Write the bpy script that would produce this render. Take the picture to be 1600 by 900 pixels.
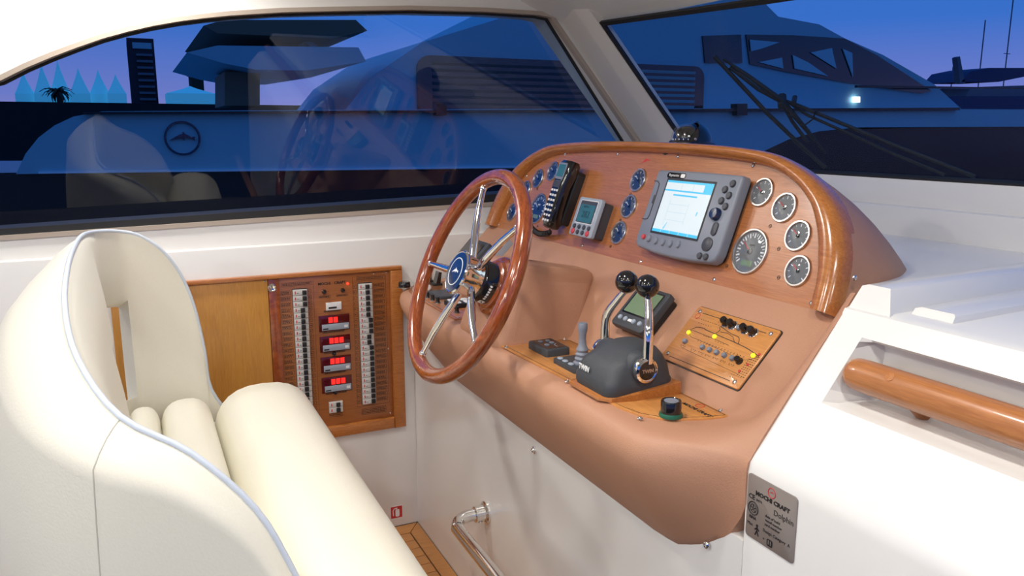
import bpy, bmesh, math, random
from math import sin, cos, pi, radians, hypot, atan, sqrt
from mathutils import Vector, Matrix

for o in list(bpy.data.objects): bpy.data.objects.remove(o, do_unlink=True)
scene = bpy.context.scene
COL = scene.collection
random.seed(7)

# ------------------------------------------------------------------ camera
# metres; X = towards the bow, Y = towards the port side wall, Z up, cabin sole at z = 0
FPX, HZ, VT = 1250.0, 205.0, 200.0
PITCH = atan((450 - HZ) / FPX)
YAW = atan((800 - VT) / hypot(FPX, 450 - HZ))
EYE = Vector((0, 0, 1.30))
cam_data = bpy.data.cameras.new('camera')
cam = bpy.data.objects.new('camera', cam_data); COL.objects.link(cam)
cam.location = EYE
cam.rotation_euler = (pi / 2 - PITCH, 0, -YAW)
cam_data.sensor_width = 36.0
cam_data.lens = FPX / 1600 * 36.0
cam_data.clip_start = 0.02; cam_data.clip_end = 400
scene.camera = cam

# ------------------------------------------------------------------ view, world
scene.view_settings.view_transform = 'Standard'
scene.view_settings.look = 'None'
scene.view_settings.gamma = 1.0
scene.view_settings.use_curve_mapping = False
scene.view_settings.exposure = 0.32

world = bpy.data.worlds.new('dusk'); scene.world = world
world.use_nodes = True
wn = world.node_tree; wn.nodes.clear()
w_out = wn.nodes.new('ShaderNodeOutputWorld'); w_bg = wn.nodes.new('ShaderNodeBackground')
w_tc = wn.nodes.new('ShaderNodeTexCoord'); w_sep = wn.nodes.new('ShaderNodeSeparateXYZ')
w_rp = wn.nodes.new('ShaderNodeValToRGB')
wn.links.new(w_tc.outputs['Generated'], w_sep.inputs[0])
w_mr = wn.nodes.new('ShaderNodeMapRange'); w_mr.inputs['From Min'].default_value = -1.0
wn.links.new(w_sep.outputs['Z'], w_mr.inputs['Value']); wn.links.new(w_mr.outputs[0], w_rp.inputs['Fac'])
el = w_rp.color_ramp.elements
el[0].position = 0.0; el[0].color = (0.004, 0.010, 0.022, 1)
el[1].position = 1.0; el[1].color = (0.012, 0.10, 0.36, 1)
for p_, c_ in ((.494, (.004, .010, .022)), (.501, (.30, .21, .44)), (.518, (.15, .17, .46)), (.56, (.035, .13, .46)), (.65, (.016, .115, .42))):
    e = el.new(p_); e.color = (*c_, 1)
wn.links.new(w_rp.outputs['Color'], w_bg.inputs['Color'])
w_bg.inputs['Strength'].default_value = 1.1
wn.links.new(w_bg.outputs[0], w_out.inputs[0])

# cabin downlights: (x, y, watts, radius); each gets its fixture further down
LAMPS = [(0.00, 2.20, 7.0, .055), (0.35, 1.15, 4.8, .06), (0.40, 0.20, 4.4, .06),
         (-0.45, 0.75, 4.2, .06), (-0.65, 1.35, 3.6, .06), (-0.35, -0.35, 7.0, .06), (0.30, -0.75, 6.0, .06),
         (-1.9, 0.55, 15.0, .07), (-1.9, -0.45, 16.0, .07), (-2.6, 1.2, 12.0, .07)]  # aft row: unseen fill lights, added to brighten the low leather faces
CEIL_Z = 1.90

# ------------------------------------------------------------------ measuring helpers
_h = Vector((sin(YAW), cos(YAW), 0)); _r = Vector((cos(YAW), -sin(YAW), 0)); _z = Vector((0, 0, 1))
_d = cos(PITCH) * _h - sin(PITCH) * _z; _u = sin(PITCH) * _h + cos(PITCH) * _z
def sight(px, py): return _d * FPX + _r * (px - 800) - _u * (py - 450)
def hit(px, py, n, k):
    n = Vector(n); v = sight(px, py)
    return EYE + v * ((k - n.dot(EYE)) / n.dot(v))
def atX(px, py, k): return hit(px, py, (1, 0, 0), k)
def atY(px, py, k): return hit(px, py, (0, 1, 0), k)
def atZ(px, py, k): return hit(px, py, (0, 0, 1), k)
def frame(o, ex, ey):
    ex = Vector(ex).normalized(); ey = Vector(ey).normalized(); ez = ex.cross(ey)
    m = Matrix((ex, ey, ez)).transposed().to_4x4(); m.translation = Vector(o); return m
def tilted(o, deg): a = radians(deg); return frame(o, (0, -1, 0), (sin(a), 0, cos(a)))
def on(fr, px, py, h=0):
    n = fr.col[2].to_3d(); P = hit(px, py, n, n.dot(fr.translation) + h)
    q = fr.inverted() @ P; return q.x, q.y
def T(x=0, y=0, z=0): return Matrix.Translation((x, y, z))
def RZ(a): return Matrix.Rotation(a, 4, 'Z')
def RX(a): return Matrix.Rotation(a, 4, 'X')
def RY(a): return Matrix.Rotation(a, 4, 'Y')
WALL_Y, BASE_X, SHELF_Z = 2.404, 0.78, 0.83
FD = tilted((1.044, 0, 1.003), 20)          # dash face
FI = tilted((0.877, 0, SHELF_Z), 44)        # slope between shelf and dash
FS = frame((0.877, 0, SHELF_Z), (0, -1, 0), (1, 0, 0))   # shelf
FW = frame((0, WALL_Y, 0), (1, 0, 0), (0, 0, 1))         # side wall
FB = frame((BASE_X, 0, 0), (0, -1, 0), (0, 0, 1))        # helm base

# ------------------------------------------------------------------ materials
MATS = {}
def newmat(name):
    m = bpy.data.materials.new(name); m.use_nodes = True; MATS[name] = m
    return m, m.node_tree, m.node_tree.nodes['Principled BSDF']
def setin(b, **k):
    for n, v in k.items():
        n = n.replace('_', ' ')
        if n in b.inputs: b.inputs[n].default_value = v
def mat(name, c, rough=.5, metal=0, coat=0, bump=0, bscale=200, vary=0, emit=None, es=0, trans=0, ior=1.5, spec=.5):
    m, nt, b = newmat(name)
    setin(b, Base_Color=(*c, 1), Roughness=rough, Metallic=metal, Coat_Weight=coat, Coat_Roughness=.08, Transmission_Weight=trans, IOR=ior)
    b.inputs['Specular IOR Level'].default_value = spec
    if emit: setin(b, Emission_Color=(*emit, 1), Emission_Strength=es)
    if bump or vary:
        tc = nt.nodes.new('ShaderNodeTexCoord')
        nz = nt.nodes.new('ShaderNodeTexNoise'); nz.inputs['Scale'].default_value = bscale; nz.inputs['Detail'].default_value = 3
        nt.links.new(tc.outputs['Object'], nz.inputs['Vector'])
        if bump:
            bp = nt.nodes.new('ShaderNodeBump'); bp.inputs['Strength'].default_value = bump; bp.inputs['Distance'].default_value = .002
            nt.links.new(nz.outputs['Fac'], bp.inputs['Height']); nt.links.new(bp.outputs[0], b.inputs['Normal'])
        if vary:
            mx = nt.nodes.new('ShaderNodeMix'); mx.data_type = 'RGBA'
            mx.inputs[6].default_value = (*[x * (1 - vary) for x in c], 1); mx.inputs[7].default_value = (*[min(1, x * (1 + vary)) for x in c], 1)
            nt.links.new(nz.outputs['Fac'], mx.inputs[0]); nt.links.new(mx.outputs[2], b.inputs['Base Color'])
    return m
def wood(name, c1, c2, sc=(4, 60, 60), rough=.35, coat=.5, dist=1.5, seed=0):
    m, nt, b = newmat(name)
    tc = nt.nodes.new('ShaderNodeTexCoord'); mp = nt.nodes.new('ShaderNodeMapping')
    mp.inputs['Scale'].default_value = sc; mp.inputs['Location'].default_value = (seed, seed * 2, 0)
    nz = nt.nodes.new('ShaderNodeTexNoise'); nz.inputs['Scale'].default_value = 3; nz.inputs['Detail'].default_value = 6
    nz.inputs['Roughness'].default_value = .65; nz.inputs['Distortion'].default_value = dist
    n2 = nt.nodes.new('ShaderNodeTexNoise'); n2.inputs['Scale'].default_value = 14; n2.inputs['Detail'].default_value = 3
    ad = nt.nodes.new('ShaderNodeMath'); ad.operation = 'MULTIPLY_ADD'; ad.inputs[1].default_value = .55; 
    rp = nt.nodes.new('ShaderNodeValToRGB')
    rp.color_ramp.elements[0].position = .5; rp.color_ramp.elements[0].color = (*c1, 1)
    rp.color_ramp.elements[1].position = 1.0; rp.color_ramp.elements[1].color = (*c2, 1)
    nt.links.new(tc.outputs['Object'], mp.inputs[0]); nt.links.new(mp.outputs[0], nz.inputs['Vector']); nt.links.new(mp.outputs[0], n2.inputs['Vector'])
    nt.links.new(n2.outputs['Fac'], ad.inputs[0]); nt.links.new(nz.outputs['Fac'], ad.inputs[2]); nt.links.new(ad.outputs[0], rp.inputs[0])
    nt.links.new(rp.outputs[0], b.inputs['Base Color'])
    setin(b, Roughness=rough, Coat_Weight=coat, Coat_Roughness=.12)
    return m
def glass(name, tint, ior=1.5, extra=0.0):
    m, nt, b = newmat(name); nt.nodes.remove(b)
    out = nt.nodes['Material Output']
    tr = nt.nodes.new('ShaderNodeBsdfTransparent'); tr.inputs[0].default_value = (*tint, 1)
    gl = nt.nodes.new('ShaderNodeBsdfGlossy'); gl.inputs['Roughness'].default_value = .01
    fr = nt.nodes.new('ShaderNodeFresnel'); fr.inputs[0].default_value = ior
    mx = nt.nodes.new('ShaderNodeMixShader')
    ge = nt.nodes.new('ShaderNodeNewGeometry'); mu = nt.nodes.new('ShaderNodeMath'); mu.operation = 'MULTIPLY_ADD'; mu.use_clamp = True
    mu.inputs[1].default_value = -1.0
    nt.links.new(ge.outputs['Backfacing'], mu.inputs[0]); nt.links.new(fr.outputs[0], mu.inputs[2]); nt.links.new(mu.outputs[0], mx.inputs[0])
    nt.links.new(tr.outputs[0], mx.inputs[1]); nt.links.new(gl.outputs[0], mx.inputs[2]); nt.links.new(mx.outputs[0], out.inputs[0])
    return m
mat('gelcoat', (.80, .785, .755), .28, coat=.4)
mat('lining', (.80, .79, .765), .5)
mat('pillar', (.74, .70, .65), .4)
mat('leather_tan', (.47, .240, .146), .50, bump=.25, bscale=420, vary=.05, spec=.5)
mat('leather_cream', (.82, .785, .66), .42, bump=.12, bscale=260, vary=.03, spec=.4)
mat('seam_thread', (.55, .53, .45), .6)
mat('window_rim', (.42, .35, .29), .5)
mat('piping', (.62, .68, .76), .4)
mat('cushion_edge', (.55, .60, .66), .5, bump=.12, bscale=260)
wood('dash_wood', (.30, .095, .028), (.50, .19, .065), (3, 70, 70), .32, .6)
wood('rim_wood', (.29, .085, .015), (.50, .185, .04), (3, 45, 45), .25, .6, seed=3)
wood('wheel_wood', (.16, .028, .006), (.36, .085, .017), (6, 6, 30), .18, .9, seed=5)
wood('shelf_wood', (.44, .165, .04), (.66, .30, .085), (3, 60, 60), .35, .4, seed=8)
wood('panel_wood', (.44, .19, .028), (.60, .285, .05), (60, 3, 60), .4, .3, seed=2)
wood('breaker_wood', (.28, .085, .022), (.40, .14, .04), (3, 60, 60), .3, .5, seed=4)
wood('frame_wood', (.33, .10, .02), (.52, .19, .045), (5, 30, 30), .3, .5, seed=6)
wood('rail_wood', (.34, .115, .03), (.50, .19, .055), (40, 3, 40), .35, .5, seed=9)
wood('teak', (.42, .17, .045), (.58, .27, .085), (3, 50, 50), .5, .1, seed=1)
mat('caulk', (.012, .011, .010), .6)
mat('chrome', (.86, .85, .83), .07, 1)
mat('brushed', (.60, .57, .54), .3, 1)
mat('plate_metal', (.33, .29, .27), .38, .5)
mat('black_gloss', (.008, .008, .009), .12, coat=.5)
mat('black_plastic', (.014, .014, .015), .4)
mat('rubber', (.012, .012, .013), .65)
mat('charcoal', (.045, .050, .058), .55, bump=.2, bscale=500)
mat('grey_plastic', (.20, .22, .27), .45)
mat('grey_light', (.33, .38, .45), .45)
mat('grey_dark', (.055, .057, .068), .45)
mat('navy', (.006, .022, .075), .2, coat=.6)
mat('white_print', (.80, .80, .80), .5)
mat('ink', (.012, .010, .010), .6)
mat('red_ink', (.55, .03, .03), .5)
mat('red_button', (.60, .06, .07), .4)
mat('amber', (.7, .65, .02), .4, emit=(.75, .8, .02), es=.7)
mat('red_led', (.8, .02, .01), .3, emit=(1, .03, .01), es=3)
mat('red_display', (.08, .002, .004), .15, coat=.6)
mat('digit_red', (.5, .01, .01), .3, emit=(1, .02, .015), es=1.1)
mat('lcd_teal', (.045, .16, .17), .25, coat=.4)
mat('lcd_green', (.17, .25, .14), .25, coat=.4)
mat('lcd_digit', (.012, .05, .06), .4)
mat('breaker_white', (.62, .60, .57), .4)
mat('screen_white', (.45, .50, .53), .2, emit=(.80, .95, 1.0), es=.34)
mat('screen_cyan', (.05, .3, .45), .2, emit=(.05, .38, .62), es=.7)
mat('screen_ink', (.2, .3, .35), .3, emit=(.4, .52, .58), es=.6)
mat('dial_blue', (.010, .028, .085), .35)
mat('dial_glare', (.13, .135, .14), .4)  # glare on the right-hand gauges put into a paler dial colour
mat('dial_print', (.75, .77, .80), .5)
mat('green_ring', (.01, .12, .07), .4)
mat('lamp_disc', (1, 1, 1), .5, emit=(1, .93, .82), es=7)
glass('window_glass', (.88, .94, .97), 1.65)
glass('screen_glass', (.92, .95, .97), 1.18)
glass('gauge_glass', (.97, .98, .99), 1.6)
# outside
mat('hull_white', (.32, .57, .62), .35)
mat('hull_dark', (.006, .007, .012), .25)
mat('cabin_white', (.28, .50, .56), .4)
mat('dark_glass', (.006, .010, .018), .1, coat=.5)
mat('blind', (.42, .44, .42), .5)
mat('tent', (.70, .85, .88), .7, emit=(.03, .30, .50), es=.35)  # faint cyan glow added to make the fabric brighter
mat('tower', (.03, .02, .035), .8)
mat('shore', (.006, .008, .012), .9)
mat('foliage', (.012, .03, .02), .9)
mat('buff', (.20, .13, .08), .7)
mat('tender_grey', (.14, .14, .18), .6)
mat('yacht_lamp', (1, 1, 1), .5, emit=(.8, .95, 1), es=2.5)
mat('slat_dark', (.05, .055, .065), .5)
mat('highlight_white', (.85, .92, .95), .4)  # for the painted bright streak on the hull edge
mat('sail_blue', (.05, .04, .12), .7)
def water():
    m, nt, b = newmat('water'); setin(b, Base_Color=(.004, .008, .016, 1), Roughness=.12)
    tc = nt.nodes.new('ShaderNodeTexCoord'); nz = nt.nodes.new('ShaderNodeTexNoise'); nz.inputs['Scale'].default_value = 1.6; nz.inputs['Detail'].default_value = 4
    bp = nt.nodes.new('ShaderNodeBump'); bp.inputs['Strength'].default_value = .5
    nt.links.new(tc.outputs['Object'], nz.inputs['Vector']); nt.links.new(nz.outputs['Fac'], bp.inputs['Height']); nt.links.new(bp.outputs[0], b.inputs['Normal'])
water()

# ------------------------------------------------------------------ mesh builder
def inset2(pts, d):
    n = len(pts); out = []
    A = sum(pts[i][0] * pts[(i + 1) % n][1] - pts[(i + 1) % n][0] * pts[i][1] for i in range(n))
    s = 1 if A > 0 else -1
    for i in range(n):
        p0, p1, p2 = Vector(pts[i - 1]), Vector(pts[i]), Vector(pts[(i + 1) % n])
        a = (p1 - p0); b = (p2 - p1)
        if a.length < 1e-9: a = b
        if b.length < 1e-9: b = a
        a.normalize(); b.normalize()
        na = Vector((-a.y, a.x)) * s; nb = Vector((-b.y, b.x)) * s
        m = na + nb; L = m.length
        m = m / L if L > 1e-6 else na
        k = 1 / max(.35, m.dot(na))
        q = p1 + m * d * k; out.append((q.x, q.y))
    return out
def rrect(w, h, r, seg=4, cx=0, cy=0):
    pts = []
    for (sx, sy, a0) in ((1, 1, 0), (-1, 1, pi / 2), (-1, -1, pi), (1, -1, 3 * pi / 2)):
        for i in range(seg + 1):
            a = a0 + pi / 2 * i / seg
            pts.append((cx + sx * (w / 2 - r) + r * cos(a), cy + sy * (h / 2 - r) + r * sin(a)))
    return pts
def circle(r, n=24, cx=0, cy=0): return [(cx + r * cos(2 * pi * i / n), cy + r * sin(2 * pi * i / n)) for i in range(n)]
class MB:
    def __init__(s): s.v = []; s.f = []; s.M = Matrix.Identity(4)
    def at(s, M): s.M = M; return s
    def _add(s, vs, fs):
        b = len(s.v); s.v += [tuple(s.M @ Vector(v)) for v in vs]; s.f += [tuple(b + i for i in f) for f in fs]; return s
    def grid(s, rows, closed_u=False, closed_v=False, capa=False, capb=False):
        nv = len(rows); nu = len(rows[0]); vs = [p for r in rows for p in r]; fs = []
        for j in range(nv if closed_v else nv - 1):
            for i in range(nu if closed_u else nu - 1):
                a = j * nu + i; b = j * nu + (i + 1) % nu; k = ((j + 1) % nv) * nu
                fs.append((a, b, k + (i + 1) % nu, k + i))
        if capa: fs.append(tuple(reversed(range(nu))))
        if capb: fs.append(tuple((nv - 1) * nu + i for i in range(nu)))
        return s._add(vs, fs)
    def prism(s, pts, z0, z1, ch=0, chb=0):
        rows = []
        if chb: rows += [[(x, y, z0) for x, y in inset2(pts, chb)], [(x, y, z0 + chb) for x, y in pts]]
        else: rows += [[(x, y, z0) for x, y in pts]]
        if ch:
            rows += [[(x, y, z1 - ch) for x, y in pts], [(x, y, z1 - ch * .3) for x, y in inset2(pts, ch * .3)], [(x, y, z1) for x, y in inset2(pts, ch)]]
        else: rows += [[(x, y, z1) for x, y in pts]]
        return s.grid(rows, closed_u=True, capa=True, capb=True)
    def box(s, x0, x1, y0, y1, z0, z1, ch=0):
        return s.prism([(x0, y0), (x1, y0), (x1, y1), (x0, y1)], z0, z1, ch)
    def lathe(s, prof, n=24):
        rows = [[(r * cos(2 * pi * i / n), r * sin(2 * pi * i / n), z) for i in range(n)] for r, z in prof]
        return s.grid(rows, closed_u=True, capa=prof[0][0] > 1e-6, capb=prof[-1][0] > 1e-6)
    def sphere(s, r, c=(0, 0, 0), n=20, sz=1):
        return s_at(s, T(*c), lambda: s.lathe([(max(r * sin(pi * j / 12), 1e-5), -r * sz * cos(pi * j / 12)) for j in range(13)], n))
    def tube(s, pts, r, n=12, cap=True, up=None):
        pts = [Vector(p) for p in pts]; rows = []; N = len(pts)
        rr = r if isinstance(r, (list, tuple)) else [r] * N
        t0 = (pts[1] - pts[0]).normalized(); u = Vector(up) if up else t0.orthogonal(); u = (u - t0 * u.dot(t0)).normalized()
        for i, p in enumerate(pts):
            t = (pts[min(i + 1, N - 1)] - pts[max(i - 1, 0)]).normalized()
            u = (u - t * u.dot(t)).normalized(); w = t.cross(u)
            rows.append([tuple(p + (u * cos(2 * pi * k / n) + w * sin(2 * pi * k / n)) * rr[i]) for k in range(n)])
        return s.grid(rows, closed_u=True, capa=cap, capb=cap)
    def sweep(s, pts, prof, closed=False, nrm=None):
        # sweep a 2-D profile (offset sideways, height) along a path lying in local z = 0
        rows = []; N = len(pts)
        for i in range(N):
            p = Vector((*pts[i], 0))
            a = Vector(pts[(i - 1) % N] if closed else pts[max(i - 1, 0)]); b = Vector(pts[(i + 1) % N] if closed else pts[min(i + 1, N - 1)])
            t = (b - a).normalized(); sd = Vector((t.y, -t.x, 0))
            rows.append([tuple(p + sd * o + Vector((0, 0, h))) for o, h in prof])
        return s.grid(rows, closed_u=True, closed_v=closed, capa=not closed, capb=not closed)
    def torus(s, R, r, n=48, m=14):
        rows = [[((R + r * cos(2 * pi * j / m)) * cos(2 * pi * i / n), (R + r * cos(2 * pi * j / m)) * sin(2 * pi * i / n), r * sin(2 * pi * j / m)) for j in range(m)] for i in range(n)]
        return s.grid(rows, closed_u=True, closed_v=True)
def s_at(mb, M, fn):
    old = mb.M; mb.M = old @ M; fn(); mb.M = old; return mb
WM = {}
def link(o, M, parent):
    COL.objects.link(o)
    if parent is not None:
        o.parent = parent; o.matrix_basis = WM[parent.name].inverted() @ M
    else: o.matrix_basis = M
    WM[o.name] = M.copy(); return o
def to_mesh(name, mb, m, ang=38, smooth=True):
    me = bpy.data.meshes.new(name); me.from_pydata(mb.v, [], mb.f)
    bm = bmesh.new(); bm.from_mesh(me); bmesh.ops.recalc_face_normals(bm, faces=bm.faces); bm.to_mesh(me); bm.free()
    me.materials.append(MATS[m])
    if smooth:
        me.polygons.foreach_set('use_smooth', [True] * len(me.polygons)); me.set_sharp_from_angle(angle=radians(ang))
    return me
I4 = Matrix.Identity(4)
def obj(name, mb, m, parent=None, M=None, ang=38):
    M = M if M is not None else (WM[parent.name] if parent is not None else I4)
    me = mb if isinstance(mb, bpy.types.Mesh) else to_mesh(name, mb, m, ang)
    return link(bpy.data.objects.new(name, me), M, parent)
def tag(o, label, cat, group=None):
    o['label'] = label; o['category'] = cat
    if group: o['group'] = group
    return o
def thing(name, label, cat, M=I4, group=None):
    o = bpy.data.objects.new(name, None); o.empty_display_size = .05
    link(o, M, None); return tag(o, label, cat, group)
def struct(name, mb, m, label=None, M=I4, ang=38):
    o = obj(name, mb, m, None, M, ang); o['kind'] = 'structure'
    if label: o['label'] = label
    return o
def dup(src, M, label=None, group=None):
    r = src.copy(); link(r, M, None)
    if label: r['label'] = label
    if group: r['group'] = group
    base = WM[src.name].inverted()
    for ch in list(src.children):
        c = ch.copy(); c.parent = None; link(c, M @ base @ WM[ch.name], r)
        for g in list(ch.children):
            d = g.copy(); d.parent = None; link(d, M @ base @ WM[g.name], c)
    return r
def text(s, size, m, parent, M, align='CENTER', name='lettering', extrude=.0003, shear=0, bold=0, sx=1):
    cu = bpy.data.curves.new('txt', 'FONT'); cu.body = s; cu.size = size; cu.align_x = align; cu.align_y = 'CENTER'
    cu.extrude = extrude; cu.shear = shear; cu.offset = bold; cu.resolution_u = 2
    t = bpy.data.objects.new('txt', cu); COL.objects.link(t)
    dg = bpy.context.evaluated_depsgraph_get()
    me = bpy.data.meshes.new_from_object(t.evaluated_get(dg)); me.materials.clear(); me.materials.append(MATS[m])
    bpy.data.objects.remove(t, do_unlink=True); bpy.data.curves.remove(cu)
    me.name = name
    return link(bpy.data.objects.new(name, me), M @ Matrix.Diagonal((sx, 1, 1, 1)), parent)
def polyfill(mb, outer, holes, z0, z1):
    # flat slab with holes (outline points 2-D), extruded from z0 to z1
    bm = bmesh.new(); es = []
    for lp in [outer] + holes:
        vs = [bm.verts.new((x, y, 0)) for x, y in lp]
        es += [bm.edges.new((vs[i], vs[(i + 1) % len(vs)])) for i in range(len(vs))]
    bmesh.ops.triangle_fill(bm, use_beauty=True, edges=es)
    bm.verts.index_update(); n = len(bm.verts)
    P = [v.co.copy() for v in bm.verts]; F = [[v.index for v in f.verts] for f in bm.faces]
    bd = [(e.verts[0].index, e.verts[1].index) for e in bm.edges if len(e.link_faces) == 1]; bm.free()
    mb._add([(p.x, p.y, z0) for p in P] + [(p.x, p.y, z1) for p in P],
            F + [[i + n for i in f] for f in F] + [(a, b, b + n, a + n) for a, b in bd])
    return mb
def smoothpath(pts, n=6, closed=False):
    out = []; N = len(pts); P = [Vector(p) for p in pts]
    rng = range(N if closed else N - 1)
    for i in rng:
        p0 = P[(i - 1) % N] if closed else P[max(i - 1, 0)]; p1 = P[i]; p2 = P[(i + 1) % N]; p3 = P[(i + 2) % N] if closed else P[min(i + 2, N - 1)]
        for k in range(n):
            t = k / n
            out.append(.5 * ((2 * p1) + (p2 - p0) * t + (2 * p0 - 5 * p1 + 4 * p2 - p3) * t * t + (3 * p1 - p0 - 3 * p2 + p3) * t ** 3))
    if not closed: out.append(P[-1])
    return [tuple(p) for p in out]
def smst(a, b, x): t = max(0, min(1, (x - a) / (b - a))); return t * t * (3 - 2 * t)
def lerp(a, b, t): return a + (b - a) * t
def interp(tab, x):
    if x <= tab[0][0]: return tab[0][1]
    for (x0, y0), (x1, y1) in zip(tab, tab[1:]):
        if x <= x1: return lerp(y0, y1, (x - x0) / (x1 - x0))
    return tab[-1][1]

# ================================================================== STRUCTURE
SCREW = MB(); SCREW.lathe([(.0048, 0), (.0048, .0008), (.0036, .0024), (.0022, .0028), (.0018, .0016), (.00001, .0016)], 10)
SCREW_ME = to_mesh('screw', SCREW, 'chrome')
def screw(parent, M, s=1.0): return obj('screw', SCREW_ME, None, parent, M @ Matrix.Scale(s, 4))

# side wall: lower slab with a small ledge, upper slab with the window opening
wl = MB(); wl.prism([(-1.7, 0), (1.74, 0), (1.74, .975), (-1.7, .965)], -.08, 0, .006)
wall_left = struct('wall_left', wl, 'gelcoat', 'white moulded side wall below the big window', FW)
UY = 2.430; FU = frame((0, UY, 0), (1, 0, 0), (0, 0, 1))
arc_px = [(0, 126), (40, 106), (80, 89), (120, 74), (160, 60), (200, 49), (240, 40), (280, 33), (320, 28), (360, 24), (440, 19), (520, 17), (640, 15), (760, 18), (840, 23)]
arc = [on(FU, *p) for p in arc_px]
ftop = on(FU, 860, 27); fmid = on(FU, 992, 219)
tq = (1.095 - ftop[1]) / (fmid[1] - ftop[1])
fbot = (ftop[0] + (fmid[0] - ftop[0]) * tq, 1.095)
b0, b1 = on(FU, 0, 369), on(FU, 760, 317)
bl = (b0[0] - .85, b0[1] - .05)
a0 = arc[0]
ext = [(a0[0] - .75, a0[1] - .37), (a0[0] - .60, a0[1] - .26), (a0[0] - .40, a0[1] - .135), (a0[0] - .2, a0[1] - .06)]
hole = [bl] + ext + arc + [ftop, fmid, fbot, b1, b0]
up = MB(); polyfill(up, [(-1.7, .94), (fbot[0] + .05, .94), (fbot[0] + .05, fbot[1]), (ftop[0] + .05, ftop[1] + .01), (1.0, 1.98), (-1.7, 1.98)], [hole], -.13, 0)
o = obj('upper_panel', up, 'gelcoat', wall_left, FU)
window_1 = bpy.data.objects.new('window_1', None); link(window_1, T(.6, UY, 1.09), None)
window_1['kind'] = 'structure'; window_1['label'] = 'large arched side window looking onto a yacht at dusk'
def ring(mb, pts, d0, d1, z0, z1):
    a = inset2(pts, d0); b = inset2(pts, d1)
    rows = [[(x, y, z0) for x, y in a], [(x, y, z1) for x, y in a], [(x, y, z1) for x, y in b], [(x, y, z0) for x, y in b]]
    mb.grid(list(zip(*rows)) if False else rows, closed_u=True, closed_v=True); return mb
obj('surround', ring(MB(), hole, -.011, .001, -.02, .006), 'window_rim', window_1, FU)
gk = ring(MB(), hole, .0005, .0075, -.004, .006); gk.v = [(x, y, z - .022 - (1.70 - y) * .135) for x, y, z in gk.v]
obj('gasket', gk, 'rubber', window_1, FU)
sill = MB(); polyfill(sill, [(bl[0], bl[1]), (b0[0], b0[1]), (b1[0], b1[1]), fbot, (fbot[0] - .02, fbot[1] + .026), (b1[0], b1[1] + .026), (b0[0], b0[1] + .018), (bl[0], bl[1] + .018)], [], -.112, -.006)
obj('lower_gasket', sill, 'rubber', window_1, FU)
pane = MB(); polyfill(pane, inset2(hole, .002), [], -.006, 0)
pane.v = [(x, y, z - .022 - (1.70 - y) * .135) for x, y, z in pane.v]
obj('pane', pane, 'window_glass', window_1, FU)

# windscreen, pillar, header, ceiling
def ws(y, z, off=0):      # point on the raked windscreen, off = outwards
    x = 1.62 - .9 * (z - 1.32); k = off / sqrt(1 + .81)
    return Vector((x + k, y, z + .9 * k))
window_2 = bpy.data.objects.new('window_2', None); link(window_2, T(1.70, .8, 1.2), None)
window_2['kind'] = 'structure'; window_2['label'] = 'raked windscreen ahead of the helm'
FWS = frame(ws(0, 1.32), (0, -1, 0), (-.9, 0, 1))
def lw(y, z): q = FWS.inverted() @ ws(y, z); return (q.x, q.y)
wsq = [lw(2.206, 1.628), lw(2.206, 1.185), lw(-1.4, 1.185), lw(-1.4, 1.57), lw(.95, 1.585), lw(1.51, 1.601)]
p = MB(); p.prism(wsq, -.008, 0); obj('pane', p, 'screen_glass', window_2, FWS)
obj('gasket', ring(MB(), wsq, -.004, .010, -.004, .006), 'rubber', window_2, FWS)
hd = MB()
for ya, yb in ((2.47, -1.5),):
    pr = [(1.37, 1.598), (1.335, 1.622), (1.20, 1.70), (1.0, 1.80), (.80, CEIL_Z - .01), (.6, CEIL_Z), (-3.2, CEIL_Z), (-3.2, CEIL_Z + .05), (.9, CEIL_Z + .05), (1.42, 1.64)]
    hd.grid([[(x, y, z + (.03 if (i in (0, 1, 9) and y > 1) else 0)) for i, (x, z) in enumerate(pr)] for y in (ya, yb)], closed_u=True, capa=True, capb=True)
ceiling = struct('ceiling', hd, 'lining', 'white headlining over the helm')
A, Bq = Vector((*on(FU, 866, 27), 0)), None
def fu(pt): return FU @ Vector((pt[0], pt[1], 0))
At = fu(ftop) + Vector((.012, 0, .03)); Ab = fu(fbot) + Vector((.012, 0, 0))
up_dir = (At - Ab).normalized()
At2 = At + up_dir * .10
Ct, Cb = ws(2.206, 1.70), ws(2.206, 1.15)
def off(p, dx, dy, dz=0): return (p.x + dx, p.y + dy, p.z + dz)
pl = MB()
sec = lambda a, c: [(a.x, a.y + .004, a.z), off(a.lerp(c, .12), -.012, -.016), off(a.lerp(c, .55), -.030, -.030), off(a.lerp(c, .62), -.028, -.030), off(c, -.012, .002), off(c, .03, .004), off(a, .05, .03)]
pl.grid([sec(At2, Ct), sec(Ab - up_dir * .05, Cb)], closed_u=True, capa=True, capb=True)
struct('trim_1', pl, 'pillar', 'raked cream pillar between side window and windscreen', ang=25)
wf = MB(); wf.prism([(-2.4, 1.0), (1.4, 1.0), (1.4, 1.187), (-2.4, 1.187)], -.05, 0, .006)
FF = frame((1.735, 0, 0), (0, -1, 0), (0, 0, 1))
wall_front = struct('wall_front', wf, 'gelcoat', 'low white wall under the windscreen', FF)
lp = MB(); lp.prism([(-2.35, 1.0), (1.4, 1.0), (1.4, 1.118), (-2.35, 1.118)], 0, .022, .008)
obj('ledge', lp, 'gelcoat', wall_front, FF)

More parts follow.
